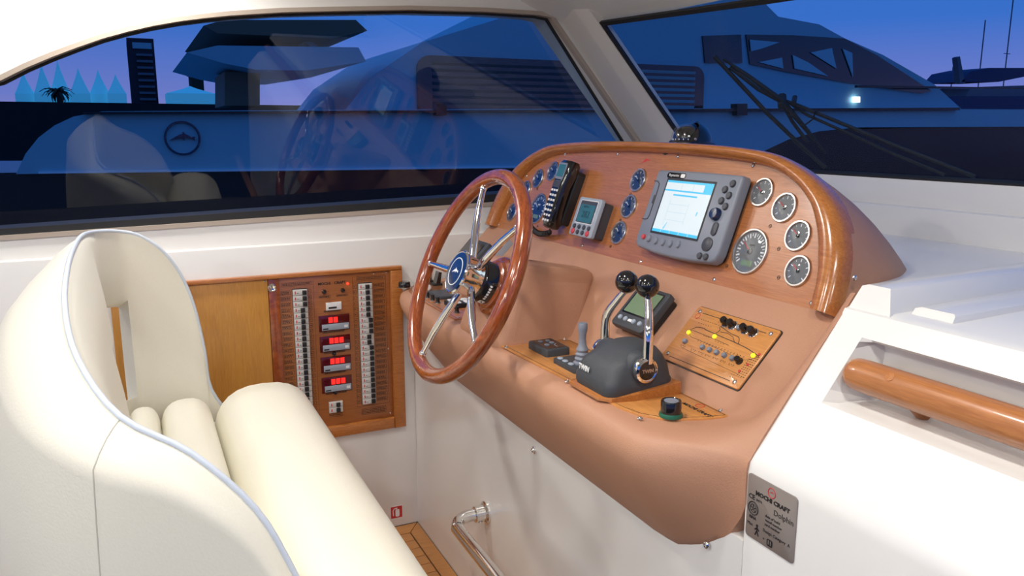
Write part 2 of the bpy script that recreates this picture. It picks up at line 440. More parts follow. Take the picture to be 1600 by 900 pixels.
# helm base under the tan upholstery
bs = MB(); bs.prism([(-2.404, 0), (-.847, 0), (-.847, .70), (-2.404, .70)], -.03, 0)
wall_forward = struct('wall_forward', bs, 'gelcoat', 'glossy white base wall below the helm console', FB)
bolt = MB(); bolt.lathe([(.009, 0), (.009, .003), (.006, .005), (.004, .009), (.00001, .010)], 12)
obj('bolt', bolt, 'chrome', wall_forward, FB @ T(*on(FB, 836, 703), 0))

# cabin sole
fl = MB(); fl.box(-2.2, .80, -1.5, 2.42, -.05, -.003)
floor = struct('floor', fl, 'caulk', 'teak and black caulk cabin floor')
bw = MB(); bw.prism([(.7355, -1.5), (.778, -1.5), (.778, 2.402), (.7355, 2.3445)], -.003, .002, .0008); obj('border_plank', bw, 'teak', floor, RZ(0))
bw2 = MB(); bw2.prism([(-1.5, 2.346), (.7335, 2.346), (.775, 2.402), (-1.5, 2.402)], -.003, .002, .0008); obj('border_plank', bw2, 'teak', floor)
pk = MB(); pk.box(-.7, .7315, -.0240, .0240, -.003, .002, .0008); PK = to_mesh('plank', pk, 'teak')
for i in range(22): obj('plank', PK, None, floor, T(0, 2.3175 - i * .0515, 0))

# white moulding to the right of the console: front face, slope, handrail niche, deck and coaming
def mould(y, niche):
    inc = lambda z: .79 + .79 * (z - .836)
    a = [(.78, 0), (.78, .812), (.783, .826), (.79, .836), (inc(.86), .86), (inc(.922), .922)]
    if niche: a += [(inc(.927) + .012, .924), (.935, .921), (.949, .926), (.958, .99), (.955, 1.003), (inc(1.006) + .008, 1.006)]
    else: a += [(inc(.924), .924), (inc(.94), .94), (inc(.955), .955), (inc(.98), .98), (inc(.995), .995), (inc(1.004), 1.004)]
    a += [(inc(1.010), 1.010), (inc(1.03), 1.03), (inc(1.03) + .006, 1.040), (inc(1.03) + .02, 1.045), (1.734, 1.045), (1.734, 0)]
    return [(x, y, z) for x, z in a]
mo = MB(); mo.grid([mould(.846, 0), mould(.792, 0), mould(.776, 1), mould(-.9, 1)], closed_u=True, capa=True, capb=True)
moulding = thing('white_moulding', 'white gelcoat moulding with sloping front and handrail niche right of the console', 'moulding', T(.78, .3, 0))
obj('body', mo, 'gelcoat', moulding, I4, ang=28)
dk = MB(); dk.box(1.10, 1.734, .846, 2.40, 1.0, 1.045); obj('deck', dk, 'gelcoat', moulding, I4)
def cbar(y0, y1, x0, x1, h):
    m = MB(); m.grid([[(x0 - .006, y0 + .002, 1.035), (x0, y0 + .006, 1.047), (x0 + h * .75, y0 + h * .9, 1.043 + h), (x0 + .006 + h * .79, y0 + h * .9 + .006, 1.045 + h), (x0 + .006 + h * .79, y1 - .006, 1.045 + h), (x0 + h * .75, y1 - .001, 1.043 + h), (x0 - .006, y1, 1.035)],
                      [(x1, y0 + .05, 1.035), (x1, y0 + .054, 1.047), (x1, y0 + .05 + h * .9, 1.043 + h), (x1, y0 + .056 + h * .9, 1.045 + h), (x1, y1 + .049, 1.045 + h), (x1, y1 + .054, 1.043 + h), (x1, y1 + .055, 1.035)]], closed_u=True, capa=True, capb=True); return m
obj('coaming', cbar(.765, .843, .955, 1.70, .030), 'gelcoat', moulding, I4)
obj('inner_coaming', cbar(.690, .762, .985, 1.70, .010), 'gelcoat', moulding, I4)

# ================================================================== HELM CONSOLE
console = thing('helm_console', 'tan leather helm console with cherry wood dash and rounded hood', 'console', T(.9, 1.64, 0))
STD = [(.80, .598), (.785, .605), (.766, .63), (.733, .675), (.703, .725), (.687, .765), (.682, .79), (.687, .813), (.702, .826), (.72, .830), (.80, .830), (.862, .830), (.884, .838), (.96, .916), (1.03, .9885), (1.05, 1.006)]
END = [(.79, .598), (.779, .605), (.778, .63), (.777, .66), (.777, .69), (.777, .72), (.777, .75), (.777, .78), (.779, .815), (.783, .830), (.805, .862), (.835, .899), (.872, .945), (.905, .986), (.937, 1.023), (.968, 1.062)]
ZB = [(.845, .76), (.853, .735), (.877, .696), (.927, .653), (.95, .638), (1.0, .612), (1.05, .605)]
def body_sec(y):
    w = 1 - smst(.845, 1.01, y)
    wh = 1 - smst(.845, .935, y)
    P = []
    for i, (a, b) in enumerate(zip(STD, END)):
        wi = lerp(w, wh, smst(9, 14, i)); P.append((lerp(a[0], b[0], wi), lerp(a[1], b[1], wi)))
    zb = interp(ZB, y)
    if y > 2.05:
        t = max(0, min(1, (y - 2.20) / .18)); f = 1 - sqrt(max(0, 1 - t * t)); zb = interp([(2.05, .605), (2.13, .62), (2.22, .66), (2.30, .72), (2.35, .765), (2.38, .80)], y)
        P = [(lerp(x, .86, f) if i < 12 else x, z) for i, (x, z) in enumerate(P)]
    zt = P[9][1]
    P = [((x, zb + (z - .605) * (zt - zb) / (zt - .605)) if i < 9 else (x, z)) for i, (x, z) in enumerate(P)]
    return [(x, y, z) for x, z in P] + [(1.05, y, .75), (.85, y, .60 if zb < .61 else zb)]
ys = [.845, .853, .862, .875, .89, .905, .92, .94, .96, .98, 1.0, 1.03, 1.07, 1.12, 1.2, 1.4, 1.6, 1.8, 1.95, 2.05, 2.10, 2.15, 2.2, 2.24, 2.27, 2.30, 2.325, 2.345, 2.36, 2.37, 2.376, 2.38]
bd = MB(); bd.grid([body_sec(y) for y in ys], closed_u=True, capa=True, capb=True)
obj('body', bd, 'leather_tan', console, I4, ang=50)
# pedestal carrying the steering wheel
pd = MB(); pv = [(.690, 1.555, .81), (.90, 1.53, .81), (.90, 1.84, .81), (.690, 1.81, .81), (.762, 1.567, 1.008), (1.02, 1.655, .962), (1.02, 1.76, .962), (.762, 1.80, 1.008)]
pd._add(pv, [(0, 1, 2, 3), (4, 5, 6, 7), (0, 1, 5, 4), (1, 2, 6, 5), (2, 3, 7, 6), (3, 0, 4, 7)])
po = obj('steering_pedestal', pd, 'leather_tan', console, I4, ang=40)
bv = po.modifiers.new('bevel', 'BEVEL'); bv.width = .032; bv.segments = 5; bv.limit_method = 'ANGLE'
# dash board, rim moulding, hood
inR = [(-.989, -.004), (-.996, .048), (-1.012, .090), (-1.024, .117), (-1.040, .143), (-1.066, .175), (-1.113, .208), (-1.170, .231), (-1.220, .243), (-1.30, .251), (-1.40, .2565), (-1.52, .260), (-1.64, .261)]
ouR = [(-.938, -.008), (-.944, .050), (-.954, .095), (-.970, .128), (-.990, .158), (-1.022, .190), (-1.078, .226), (-1.148, .255), (-1.208, .269), (-1.298, .277), (-1.40, .2815), (-1.52, .284), (-1.64, .285)]
mir = lambda L: [(-1.64 - (x + 1.64) * 1.045, v) for x, v in reversed(L[:-1])]
inn = inR + mir(inR); out = ouR + mir(ouR)
inn = smoothpath(inn, 4); out = smoothpath(out, 4)
dbm = MB(); dbm.prism([(x, v) for x, v in inset2(inn, -.008)], -.012, .001); dash = obj('dash_board', dbm, 'dash_wood', console, FD)
def rimseg(i0, i1):
    m = MB(); rows = []
    for i in range(i0, i1 + 1):
        a = Vector(inn[i]); b = Vector(out[i]); row = []
        for k in range(11):
            an = pi * k / 10; q = a.lerp(b, (1 - cos(an)) / 2); row.append((q.x, q.y, -.002 + .034 * max(0, sin(an)) ** .75))
        row += [(b.x, b.y, -.014), (a.x, a.y, -.012)]
        rows.append(row)
    return m.grid(rows, closed_u=True, capa=True, capb=True)
n = len(inn); s1 = next(i for i in range(n) if inn[i][0] < -1.185); s2 = n - 1 - s1
for (i0, i1) in ((0, s1), (s1 + 0, s2), (s2, n - 1)): obj('rim_moulding', rimseg(i0, i1), 'rim_wood', console, FD, ang=60)
hood = MB(); rows = []
XE = [(.90, 1.215), (1.0, 1.33), (1.1, 1.40), (1.3, 1.48), (1.64, 1.50), (2.0, 1.48), (2.2, 1.38), (2.38, 1.25)]
for t in [0, .08, .2, .35, .5, .65, .8, .92, 1.0]:
    row = []
    for x, v in out:
        P0 = FD @ Vector((x, v, -.004)); yy = P0.y
        side = max(0, min(1, (v - .0) / .26))
        ye = lerp(yy, 1.64, .05 * t)
        xe = lerp(interp(XE, yy) - .05 * (1 - side), interp(XE, yy), side)
        P1 = Vector((xe, ye, 1.03 + .03 * (0 if side > .5 else 0)))
        Q = P0.lerp(P1, t); Q.z += .022 * sin(pi * t) * side; row.append(tuple(Q))
    rows.append(row)
hood.grid(rows); obj('hood', hood, 'leather_tan', console, I4, ang=60)
for q in [(883, 241), (965, 241), (1059, 245), (1177, 259), (1274, 327), (1268, 474), (1116, 437), (1001, 409), (910, 384), (779, 351), (823, 275)]:
    screw(console, FD @ T(*on(FD, *q, .001), .001))
screw(console, frame(atY(1335, 434, .925), (1, 0, 0), (0, 0, 1)))
screw(console, FB @ T(*on(FB, 1104, 851, .004), .004), 1.5)
# wooden shelf boards
brd = [on(FS, *q) for q in [(779, 540), (848, 529.5), (893, 533.5)]] + [(-1.28, -.002), (-1.05, -.002), (-.998, -.004)] + [(-.994, -.010), (-1.002, -.050), (-1.016, -.088), (-1.035, -.118), (-1.065, -.140), (-1.11, -.150), (-1.2, -.1525)]
sbm = MB(); sbm.prism(brd, 0, .0035, .001); shelf = obj('shelf_board', sbm, 'shelf_wood', console, FS)
inl = inset2(brd, .006); tr = MB(); ring(tr, inl, 0, .0012, .0035, .0037); obj('inlay_line', tr, 'ink', shelf, FS)
for q in [(791, 543), (886, 596), (1000, 654), (1126, 642), (882, 530.5)]: screw(console, FS @ T(*on(FS, *q, .0035), .0035))
cx, cy = on(FS, 1088, 640, .0035)
text('MOCHI CRAFT', .0115, 'ink', shelf, FS @ T(cx, cy, .0037), shear=.15, bold=.0003)
rg = MB(); rg.at(T(*on(FS, 1094, 634, .0035), .0036)).torus(.008, .0006, 24, 6); obj('emblem_ring', rg, 'red_ink', shelf, FS)
bl2 = [(-1.845, -.004), (-1.845, -.166), (-2.16, -.166), (-2.25, -.158), (-2.305, -.135), (-2.332, -.10), (-2.342, -.055), (-2.342, -.004)]
sb2 = MB(); sb2.prism(bl2, 0, .0035, .001); shelf2 = obj('shelf_board', sb2, 'dash_wood', console, FS)
tr = MB(); ring(tr, inset2(bl2, .006), 0, .0012, .0035, .0037); obj('inlay_line', tr, 'ink', shelf2, FS)
for q in [(-1.858, -.152), (-2.2, -.150), (-2.31, -.06)]: screw(console, FS @ T(*q, .0035), .9)
# small red dolphin badge on the dash
def dolphin(s):
    P = [(-1, -.10), (-.72, .06), (-.55, .18), (-.2, .36), (.0, .40), (.08, .62), (.24, .40), (.5, .30), (.72, .12), (.86, .20), (1.02, .16), (.92, .02), (.98, -.14), (.80, -.04), (.5, .06), (.2, .08), (.12, -.14), (-.02, .06), (-.45, .0), (-.7, -.04)]
    return [(x * s, y * s) for x, y in P]
dm = MB(); polyfill(dm, dolphin(.016), [], 0, .0004); obj('dolphin_badge', dm, 'red_ink', console, FD @ T(*on(FD, 1009, 253), .0012) @ RZ(.25))

# ================================================================== STEERING WHEEL
FWH = tilted((.657, 1.643, .984), 23.4)
wheel = thing('steering_wheel', 'varnished wooden steering wheel with five chrome spokes', 'steering wheel', FWH)
m = MB(); m.torus(.235, .0175, 96, 18); obj('rim', m, 'wheel_wood', wheel, FWH, ang=80)
for ang in (38, 110, 182, 254, 326):
    a = radians(ang); c, s_ = cos(a), sin(a)
    m = MB(); pts = [(c * r, s_ * r, z) for r, z in ((.034, -.012), (.06, -.008), (.10, -.003), (.16, .002), (.221, .002))]
    m.tube(pts, [.0078, .0090, .0092, .0082, .0066], 12)
    m.at(T(c * .214, s_ * .214, .002)).sphere(.0085)
    obj('spoke', m, 'chrome', wheel, FWH, ang=60)
m = MB(); m.lathe([(.040, -.045), (.042, -.040), (.043, -.02), (.047, .010), (.051, .016), (.051, .021), (.048, .0235), (.0455, .022)], 40); hub = obj('hub', m, 'chrome', wheel, FWH)
m = MB(); m.lathe([(.0455, .021), (.0455, .0232), (.03, .0248), (.00001, .0252)], 40); cap = obj('hub_cap', m, 'navy', wheel, FWH)
m = MB(); m.at(T(0, 0, .0245)).torus(.0315, .0011, 48, 8); obj('cap_ring', m, 'white_print', cap, FWH)
m = MB(); polyfill(m, dolphin(.0165), [], 0, .0010); obj('dolphin_emblem', m, 'white_print', cap, FWH @ T(0, -.001, .0246) @ RZ(.1))
m = MB(); m.lathe([(.047, -.068), (.049, -.066), (.049, -.036), (.047, -.032), (.038, -.032)], 40); col = obj('column_collar', m, 'black_gloss', wheel, FWH)
m = MB(); m.lathe([(.068, -.098), (.0715, -.092), (.0715, -.083), (.068, -.077), (.060, -.074), (.058, -.066), (.050, -.062)], 40); obj('wooden_flange', m, 'wheel_wood', wheel, FWH)
# white mark and lettering on the collar
def on_collar(deg, z): a = radians(deg); return FWH @ frame((.0492 * cos(a), .0492 * sin(a), z), (-sin(a), cos(a), 0), (0, 0, 1))
m = MB(); m.prism(rrect(.014, .014, .002), 0, .0005); obj('collar_mark', m, 'white_print', col, on_collar(-62, -.051))
m = MB(); m.prism(rrect(.0085, .0028, .001), .0005, .0009); obj('collar_mark_glyph', m, 'ink', col, on_collar(-62, -.051) @ RZ(.5))
for k, dg in enumerate((-44, -36, -28, -20, -12, -4)):
    m = MB(); m.prism(rrect(.0042 if k % 2 else .0052, .0058, .001), 0, .0005); obj('collar_letter', m, 'white_print', col, on_collar(dg, -.049))

# ================================================================== GAUGES
def needle_mesh(L):
    m = MB(); polyfill(m, [(-.0012, -.15 * L), (.0012, -.15 * L), (.0006, L), (-.0006, L)], [], 0, .0006); return m
def make_gauge(name, R, dialm, label, lo=-130, hi=130, nt=9, lcd=False):
    g = thing(name, label, 'gauge', I4)
    m = MB(); m.lathe([(R + .0035, 0), (R + .0035, .0025), (R + .002, .0045), (R - .0008, .0045), (R - .0022, .002), (R - .0022, 0)], 36); obj('bezel', m, 'brushed', g, I4)
    m = MB(); m.lathe([(R - .001, 0), (R - .001, .0008), (.00001, .0008)], 36); d = obj('dial', m, dialm, g, I4)
    m = MB()
    for i in range(nt):
        a = radians(90 - lerp(lo, hi, i / (nt - 1))); big = i % 2 == 0
        r1 = R * .86; r0 = R * (.64 if big else .72); w = R * (.035 if big else .022)
        c, s_ = cos(a), sin(a); m._add([(c * r0 - s_ * w, s_ * r0 + c * w, .0011), (c * r0 + s_ * w, s_ * r0 - c * w, .0011), (c * r1 + s_ * w, s_ * r1 - c * w, .0011), (c * r1 - s_ * w, s_ * r1 + c * w, .0011)], [(0, 1, 2, 3)])
    obj('scale_marks', m, 'dial_print' if dialm == 'dial_blue' else 'white_print', d, I4)
    m = needle_mesh(R * .72); nd = obj('needle', m, 'dial_print' if dialm == 'dial_blue' else 'red_ink', g, T(0, 0, .0014) @ RZ(radians(55)))
    m = MB(); m.lathe([(R * .14, .001), (R * .14, .0026), (.00001, .003)], 14); obj('needle_hub', m, 'black_gloss', g, I4)
    if lcd:
        m = MB(); m.prism(rrect(R * .72, R * .26, .001, cy=-R * .55), .0008, .0014); obj('counter_window', m, 'lcd_green', g, I4)
        text('RPM', R * .17, 'dial_print' if dialm == 'dial_blue' else 'ink', d, T(0, R * .28, .0011))
    m = MB(); m.lathe([(R - .001, .0030), (R * .7, .0050), (R * .35, .0060), (.00001, .0064)], 32); obj('glass', m, 'gauge_glass', g, I4, ang=80)
    return g
def gplace(p, rot=0): return FD @ T(*p, .001) @ RZ(rot)
GROUP = 'gauges on the helm dash'
gb = make_gauge('gauge', .0265, 'dial_blue', 'small dark blue round gauge, top of the column of three left of the chartplotter')
gg = make_gauge('gauge', .0265, 'dial_glare', 'small pale round gauge, uppermost of the four right of the chartplotter')
tb = make_gauge('tachometer', .043, 'dial_blue', 'large dark blue tachometer dial half hidden behind the telephone handset', nt=17, lcd=True)
tg = make_gauge('tachometer', .043, 'dial_glare', 'large pale tachometer with small counter window right of the chartplotter', nt=25, lcd=True)
def place(o, M):
    old = WM[o.name].copy(); o.matrix_basis = M; WM[o.name] = M
    for c in o.children:
        WM[c.name] = M @ old.inverted() @ WM[c.name]
        for d in c.children: WM[d.name] = M @ old.inverted() @ WM[d.name]
    if o.get('category') == 'gauge': o['group'] = GROUP
place(gb, gplace((-1.634, .1915))); place(gg, gplace((-1.208, .191))); place(tb, gplace((-2.090, .078))); place(tg, gplace((-1.187, .0728)))
for p, l in [((-1.637, .1247), 'small dark blue round gauge, middle of the column of three left of the chartplotter'),
             ((-1.643, .057), 'small dark blue round gauge, lowest of the column of three left of the chartplotter'),
             ((-2.073, .1936), 'small dark blue round gauge peeping out beside the top of the telephone handset'),
             ((-2.1488, .167), 'small dark blue round gauge fully in view left of the telephone handset'),
             ((-2.208, .1278), 'small dark blue round gauge just peeping out behind the wheel rim'),
             ((-2.250, .052), 'small dark blue round gauge at the far lower left of the dash inside the wheel')]:
    dup(gb, gplace(p), l, GROUP)
for p, l in [((-1.137, .166), 'small pale round gauge, second from top right of the chartplotter'),
             ((-1.082, .1174), 'small pale round gauge, third from top right of the chartplotter'),
             ((-1.055, .0548), 'small pale round gauge, lowest of the four at the dash right end')]:
    dup(gg, gplace(p), l, GROUP)
# tiny printed symbols beside the gauges
for p in [(-1.648, .155), (-1.655, .088), (-1.66, .02), (-1.158, .128), (-1.118, .088), (-1.095, .036), (-1.238, .036), (-2.135, .136), (-2.06, .028)]:
    m = MB(); m.at(FD @ T(*p, .0012)).torus(.0034, .0006, 12, 5); m.at(FD @ T(*p, .0010)).box(-.0022, .0022, -.0006, .0006, 0, .0006)
    obj('gauge_symbol', m, 'ink', console, I4)

# ================================================================== CHARTPLOTTER
def btn(r, h, sx=1): m = MB(); m.at(Matrix.Diagonal((sx, 1, 1, 1))).lathe([(r, 0), (r, h * .6), (r * .8, h), (.00001, h * 1.05)], 16); return m
FN = FD @ T(-1.382, .124, .0)
plotter = thing('chartplotter', 'grey chartplotter with bright white chart screen on the dash', 'chartplotter', FN)
nv = rrect(.286, .184, .010)
nv = [(x, y - (.010 * (1 - (x / .145) ** 2) if y < -.08 else 0)) for x, y in nv]
m = MB(); m.prism(rrect(.274, .172, .01), 0, .012); obj('mount', m, 'black_plastic', plotter, FN)
nvo = [(-.143, .082), (-.138, .090), (-.05, .0915), (.05, .0915), (.138, .090), (.143, .083), (.143, -.07), (.139, -.085), (.128, -.0925), (.06, -.0985), (0, -.100), (-.06, -.0985), (-.128, -.0925), (-.139, -.085), (-.143, -.07)]
m = MB(); m.prism(nvo, .010, .032, .006); case = obj('case', m, 'grey_plastic', plotter, FN, ang=50)
SCX, SCY, SW, SH = -.012, .008, .158, .118
m = MB(); m.prism(rrect(SW + .010, SH + .010, .002, cx=SCX, cy=SCY), .0315, .0325); bz = obj('screen_bezel', m, 'black_plastic', plotter, FN)
m = MB(); m.prism(rrect(SW, SH, .001, cx=SCX, cy=SCY), .0325, .0329); scr = obj('screen', m, 'screen_white', plotter, FN)
def sbar(nm, x0, x1, y0, y1, mt, z=.0330):
    m = MB(); m.box(SCX - SW / 2 + x0 * SW, SCX - SW / 2 + x1 * SW, SCY - SH / 2 + y0 * SH, SCY - SH / 2 + y1 * SH, .0328, z); return obj(nm, m, mt, scr, FN)
sbar('screen_bar', 0, 1, .96, 1, 'screen_cyan'); sbar('screen_bar', 0, 1, .795, .825, 'screen_cyan'); sbar('screen_bar', 0, 1, 0, .055, 'screen_cyan')
sbar('screen_title', .22, .74, .715, .745, 'screen_cyan'); sbar('screen_tile', .83, 1, .825, .96, 'screen_cyan')
for i in range(1, 5): sbar('soft_key_divider', i * .2 - .003, i * .2 + .003, .0, .055, 'screen_white', .0332)
for x in (.35, .6): sbar('screen_line', x, x + .006, .83, .95, 'screen_ink')
for y in (.55, .4, .25): sbar('screen_line', .2, .62, y, y + .006, 'screen_ink')
for (x, y0, y1) in ((.2, .15, .65), (.62, .2, .6)): sbar('screen_line', x, x + .005, y0, y1, 'screen_ink')
m = MB(); polyfill(m, [(0, 0), (.004, .001), (.010, .016), (.0085, .016)], [], .0328, .0331); obj('chart_mark', m, 'screen_cyan', scr, FN @ T(-.056, -.043, 0))
m = MB(); polyfill(m, [(0, 0), (.003, .001), (.004, .009), (.001, .009)], [], .0328, .0331); obj('chart_mark', m, 'screen_cyan', scr, FN @ T(.040, -.005, 0))
m = MB(); m.prism(rrect(.066, .0125, .006, cx=-.068, cy=.0785), .0318, .0328); obj('maker_badge', m, 'black_gloss', case, FN)
text('Raymarine', .0085, 'white_print', case, FN @ T(-.076, .0785, .0329)); 
m = MB(); m.prism(rrect(.015, .0085, .003, cx=-.0445, cy=.0785), .0326, .0332); obj('badge_tab', m, 'white_print', case, FN)
m = MB(); path = [(-.142, .062), (-.128, .062), (-.120, .056), (-.1185, .04), (-.1185, .0), (-.1185, -.018), (-.122, -.026), (-.130, -.028), (-.142, -.028)]
m.sweep(path, [(-.001, .0315), (.001, .0315), (.001, .0332), (-.001, .0332)]); obj('card_door_edge', m, 'grey_dark', case, FN)
m = MB(); m.prism(rrect(.005, .020, .0024, cx=-.1225, cy=.020), .031, .034, .001); obj('door_catch', m, 'grey_dark', case, FN)
for (x, y) in [(.125, .071), (.108, .0575), (.125, .0465), (.108, .034), (.125, .0235)]: obj('key', btn(.0078, .005), 'grey_dark', plotter, FN @ T(x - .004, y, .0315))
obj('cursor_knob', btn(.0135, .012), 'navy', plotter, FN @ T(.103, .005, .0315))
m = MB(); m.prism(rrect(.016, .028, .0075, cx=.112, cy=-.0245), .0315, .0355, .0015); obj('range_key', m, 'grey_dark', plotter, FN)
obj('cursor_pad', btn(.0150, .005), 'grey_dark', plotter, FN @ T(.105, -.0575, .0315))
for (x, y) in [(.094, -.0835), (.113, -.083)]: obj('key', btn(.0072, .005), 'grey_dark', plotter, FN @ T(x, y, .0315))
obj('power_key', btn(.0058, .005), 'red_button', plotter, FN @ T(-.112, -.068, .0315))
for i in range(5): obj('soft_key', btn(.0082, .005, .8), 'grey_plastic', plotter, FN @ T(-.090 + i * .0265, -.0695 - (.002 if 0 < i < 4 else 0), .0315))

# ================================================================== AUTOPILOT
FA = FD @ T(-1.755, .074, 0)
ap = thing('autopilot_display', 'grey autopilot control unit with small teal display and red buttons', 'autopilot', FA)
m = MB(); m.prism(rrect(.104, .094, .006), 0, .030); obj('back_case', m, 'grey_dark', ap, FA)
m = MB(); m.prism(rrect(.112, .102, .007), .030, .040, .003); f = obj('front_case', m, 'grey_light', ap, FA)
m = MB(); m.prism(rrect(.084, .062, .003, cy=.013), .0395, .0405); obj('display_bezel', m, 'white_print', ap, FA)
m = MB(); m.prism(rrect(.080, .058, .003, cy=.013), .0404, .0408); obj('display_frame', m, 'grey_dark', ap, FA)
m = MB(); m.prism(rrect(.070, .046, .002, cy=.009), .0407, .0411); ds = obj('display', m, 'lcd_teal', ap, FA)
text('282', .026, 'lcd_digit', ds, FA @ T(0, .006, .0412)); text('AUTO', .009, 'lcd_digit', ds, FA @ T(-.008, .026, .0412))
for i in range(4): obj('key', btn(.0062, .004), 'grey_dark', ap, FA @ T(-.036 + i * .024, -.027, .0395))
for i, mm in enumerate(('red_button', 'grey_dark', 'grey_dark', 'red_button')): obj('key', btn(.0075 if i in (0, 3) else .0062, .004), mm, ap, FA @ T(-.036 + i * .024, -.041, .0395))

# ================================================================== TELEPHONE
FP = FD @ T(-1.915, .120, 0) @ RZ(radians(-2))
ph = thing('telephone_handset', 'black corded telephone handset with keypad resting in its cradle on the dash', 'telephone', FP)
m = MB(); m.prism(rrect(.058, .150, .010), 0, .026, .004); obj('cradle', m, 'black_plastic', ph, FP)
def hs(y, w, z0, z1): return [(-w, y, z0 + .006), (-w + .006, y, z0), (w - .006, y, z0), (w, y, z0 + .006), (w, y, z1 - .007), (w - .007, y, z1), (-w + .007, y, z1), (-w, y, z1 - .007)]
m = MB(); m.grid([hs(y, w, a, b) for y, w, a, b in [(-.095, .016, .030, .046), (-.091, .023, .022, .053), (-.075, .0265, .018, .058), (-.04, .0275, .026, .061), (.02, .0275, .028, .062), (.055, .0285, .022, .062), (.085, .0285, .022, .060), (.094, .026, .026, .056)]], closed_u=True, capa=True, capb=True)
hsn = obj('handset', m, 'black_gloss', ph, FP, ang=50)
m = MB(); m.prism(rrect(.044, .046, .003, cy=.062), .0605, .0628); obj('display_frame', m, 'grey_plastic', hsn, FP)
m = MB(); m.prism(rrect(.037, .034, .002, cy=.063), .0626, .0632); obj('display', m, 'lcd_teal', hsn, FP)
m = MB(); m.prism(rrect(.040, .020, .003, cy=.026), .0605, .0632); obj('menu_keys', m, 'grey_dark', hsn, FP)
for j in range(7):
    for i in range(3):
        m = MB(); m.prism(rrect(.0085, .0060, .0015), 0, .0014); obj('key', m, 'white_print', hsn, FP @ T(-.0135 + i * .0135, .008 - j * .0140, .0615 - (.0006 * max(0, j - 3)) * 1.6))
m = MB(); cpts = []
for i in range(90):
    t = i / 89; a = t * 2 * pi * 15; cpts.append((-.020 - .135 * t + .002 * cos(a), -.1045 - .012 * sin(pi * t) + .0068 * sin(a), .022 - .006 * t + .0068 * cos(a)))
m.tube([(.0, -.092, .036), (-.004, -.100, .034), (-.012, -.104, .028)] + cpts, .0024, 6); obj('coiled_cord', m, 'black_plastic', ph, FP)

# ================================================================== COMPASS
FC = frame((1.195, 1.562, 1.262), (0, -1, 0), (1, 0, 0))
cp = thing('compass', 'black domed compass with clear globe on top of the dash hood', 'compass', FC)
m = MB(); m.lathe([(.064, -.03), (.064, .008), (.060, .011), (.030, .011)], 36); obj('base_plate', m, 'black_plastic', cp, FC)
m = MB(); m.lathe([(.044, .010), (.044, .015), (.040, .018), (.036, .018)], 36); obj('globe_ring', m, 'black_gloss', cp, FC)
m = MB(); m.lathe([(.039, .012), (.0395, .022), (.037, .034), (.031, .045), (.021, .0525), (.010, .0558), (.00001, .0565)], 32); obj('globe', m, 'gauge_glass', cp, FC, ang=80)
m = MB(); m.lathe([(.0345, .012), (.0355, .022), (.0335, .032), (.028, .0415), (.019, .0485), (.009, .0515), (.00001, .052)], 32); obj('card', m, 'black_gloss', cp, FC)
m = MB()
for k in range(20): m.at(RZ(2 * pi * k / 20)).box(.0345, .0362, -.0008, .0008, .015, .021)
obj('card_marks', m, 'white_print', cp, FC)
m = MB(); m.at(T(-.012, -.028, 0)).box(-.0006, .0006, -.0006, .0006, .016, .034); obj('lubber_line', m, 'white_print', cp, FC)
m = MB(); rows = []
for k in range(21):
    a = lerp(radians(-32), radians(182), k / 20); c, s_ = cos(a), sin(a); row = []; em = radians(12 + 58 * sin(pi * k / 20) ** .7)
    for q in range(8): e_ = em * q / 7; row.append((.056 * cos(e_) * c, .056 * cos(e_) * s_, .009 + .056 * sin(e_)))
    for q in reversed(range(8)): e_ = em * q / 7; row.append((.052 * cos(e_) * c, .052 * cos(e_) * s_, .009 + .052 * sin(e_)))
    rows.append(row)
m.grid(rows, closed_u=True, capa=True, capb=True); obj('sun_shade', m, 'black_gloss', cp, FC, ang=60)
for a in (-20, 172): screw(cp, FC @ T(.0565 * cos(radians(a)), .0565 * sin(radians(a)), .020) @ RZ(radians(a)) @ RY(pi / 2), .7)

# ================================================================== SLOPE INSTRUMENTS
FDI = FI @ T(-1.362, .119, 0)
d2 = thing('depth_display', 'black instrument with blank green display on the slope behind the throttle levers', 'display', FDI)
m = MB(); m.prism(rrect(.108, .098, .008), 0, .018); obj('back_case', m, 'black_plastic', d2, FDI)
m = MB(); m.prism(rrect(.116, .106, .009), .016, .032, .005); obj('front_case', m, 'charcoal', d2, FDI)
m = MB(); m.prism(rrect(.092, .066, .003, cy=.012), .0315, .0325); obj('display_frame', m, 'black_gloss', d2, FDI)
m = MB(); m.prism(rrect(.084, .058, .002, cy=.012), .0324, .0329); obj('display', m, 'lcd_green', d2, FDI)
for i, x in enumerate((-.036, -.016, .014, .036)): obj('key', btn(.0058, .004), 'grey_light', d2, FDI @ T(x, -.034, .0315))
m = MB(); m.prism(rrect(.014, .006, .002), 0, .0012); obj('maker_badge', m, 'white_print', d2, FDI @ T(.0, -.034, .0316))

FSW = FI @ T(-1.131, .1115, 0)
sw = thing('switch_panel', 'wooden switch panel with yacht diagram, black knobs and amber lamps on the slope', 'switch panel', FSW)
SWW, SWH = .224, .130
m = MB(); m.prism(rrect(SWW, SWH, .005), 0, .005, .001); swb = obj('board', m, 'shelf_wood', sw, FSW)
m = MB(); m.prism(rrect(SWW + .004, SWH + .004, .006), -.001, .0018); obj('backing', m, 'black_plastic', sw, FSW)
def sp(u, v): return ((u - .5) * SWW, (.5 - v) * SWH)   # u,v from the top-left corner
for u, v in ((.06, .09), (.93, .09), (.93, .92), (.06, .90)): screw(sw, FSW @ T(*sp(u, v), .005))
def line(parent, M, pts, w, mt, z, name='printed_line'):
    m = MB(); m.sweep(pts, [(-w, z - .0001), (w, z - .0001), (w, z + .0002), (-w, z + .0002)]); return obj(name, m, mt, parent, M)
Zs = .0051
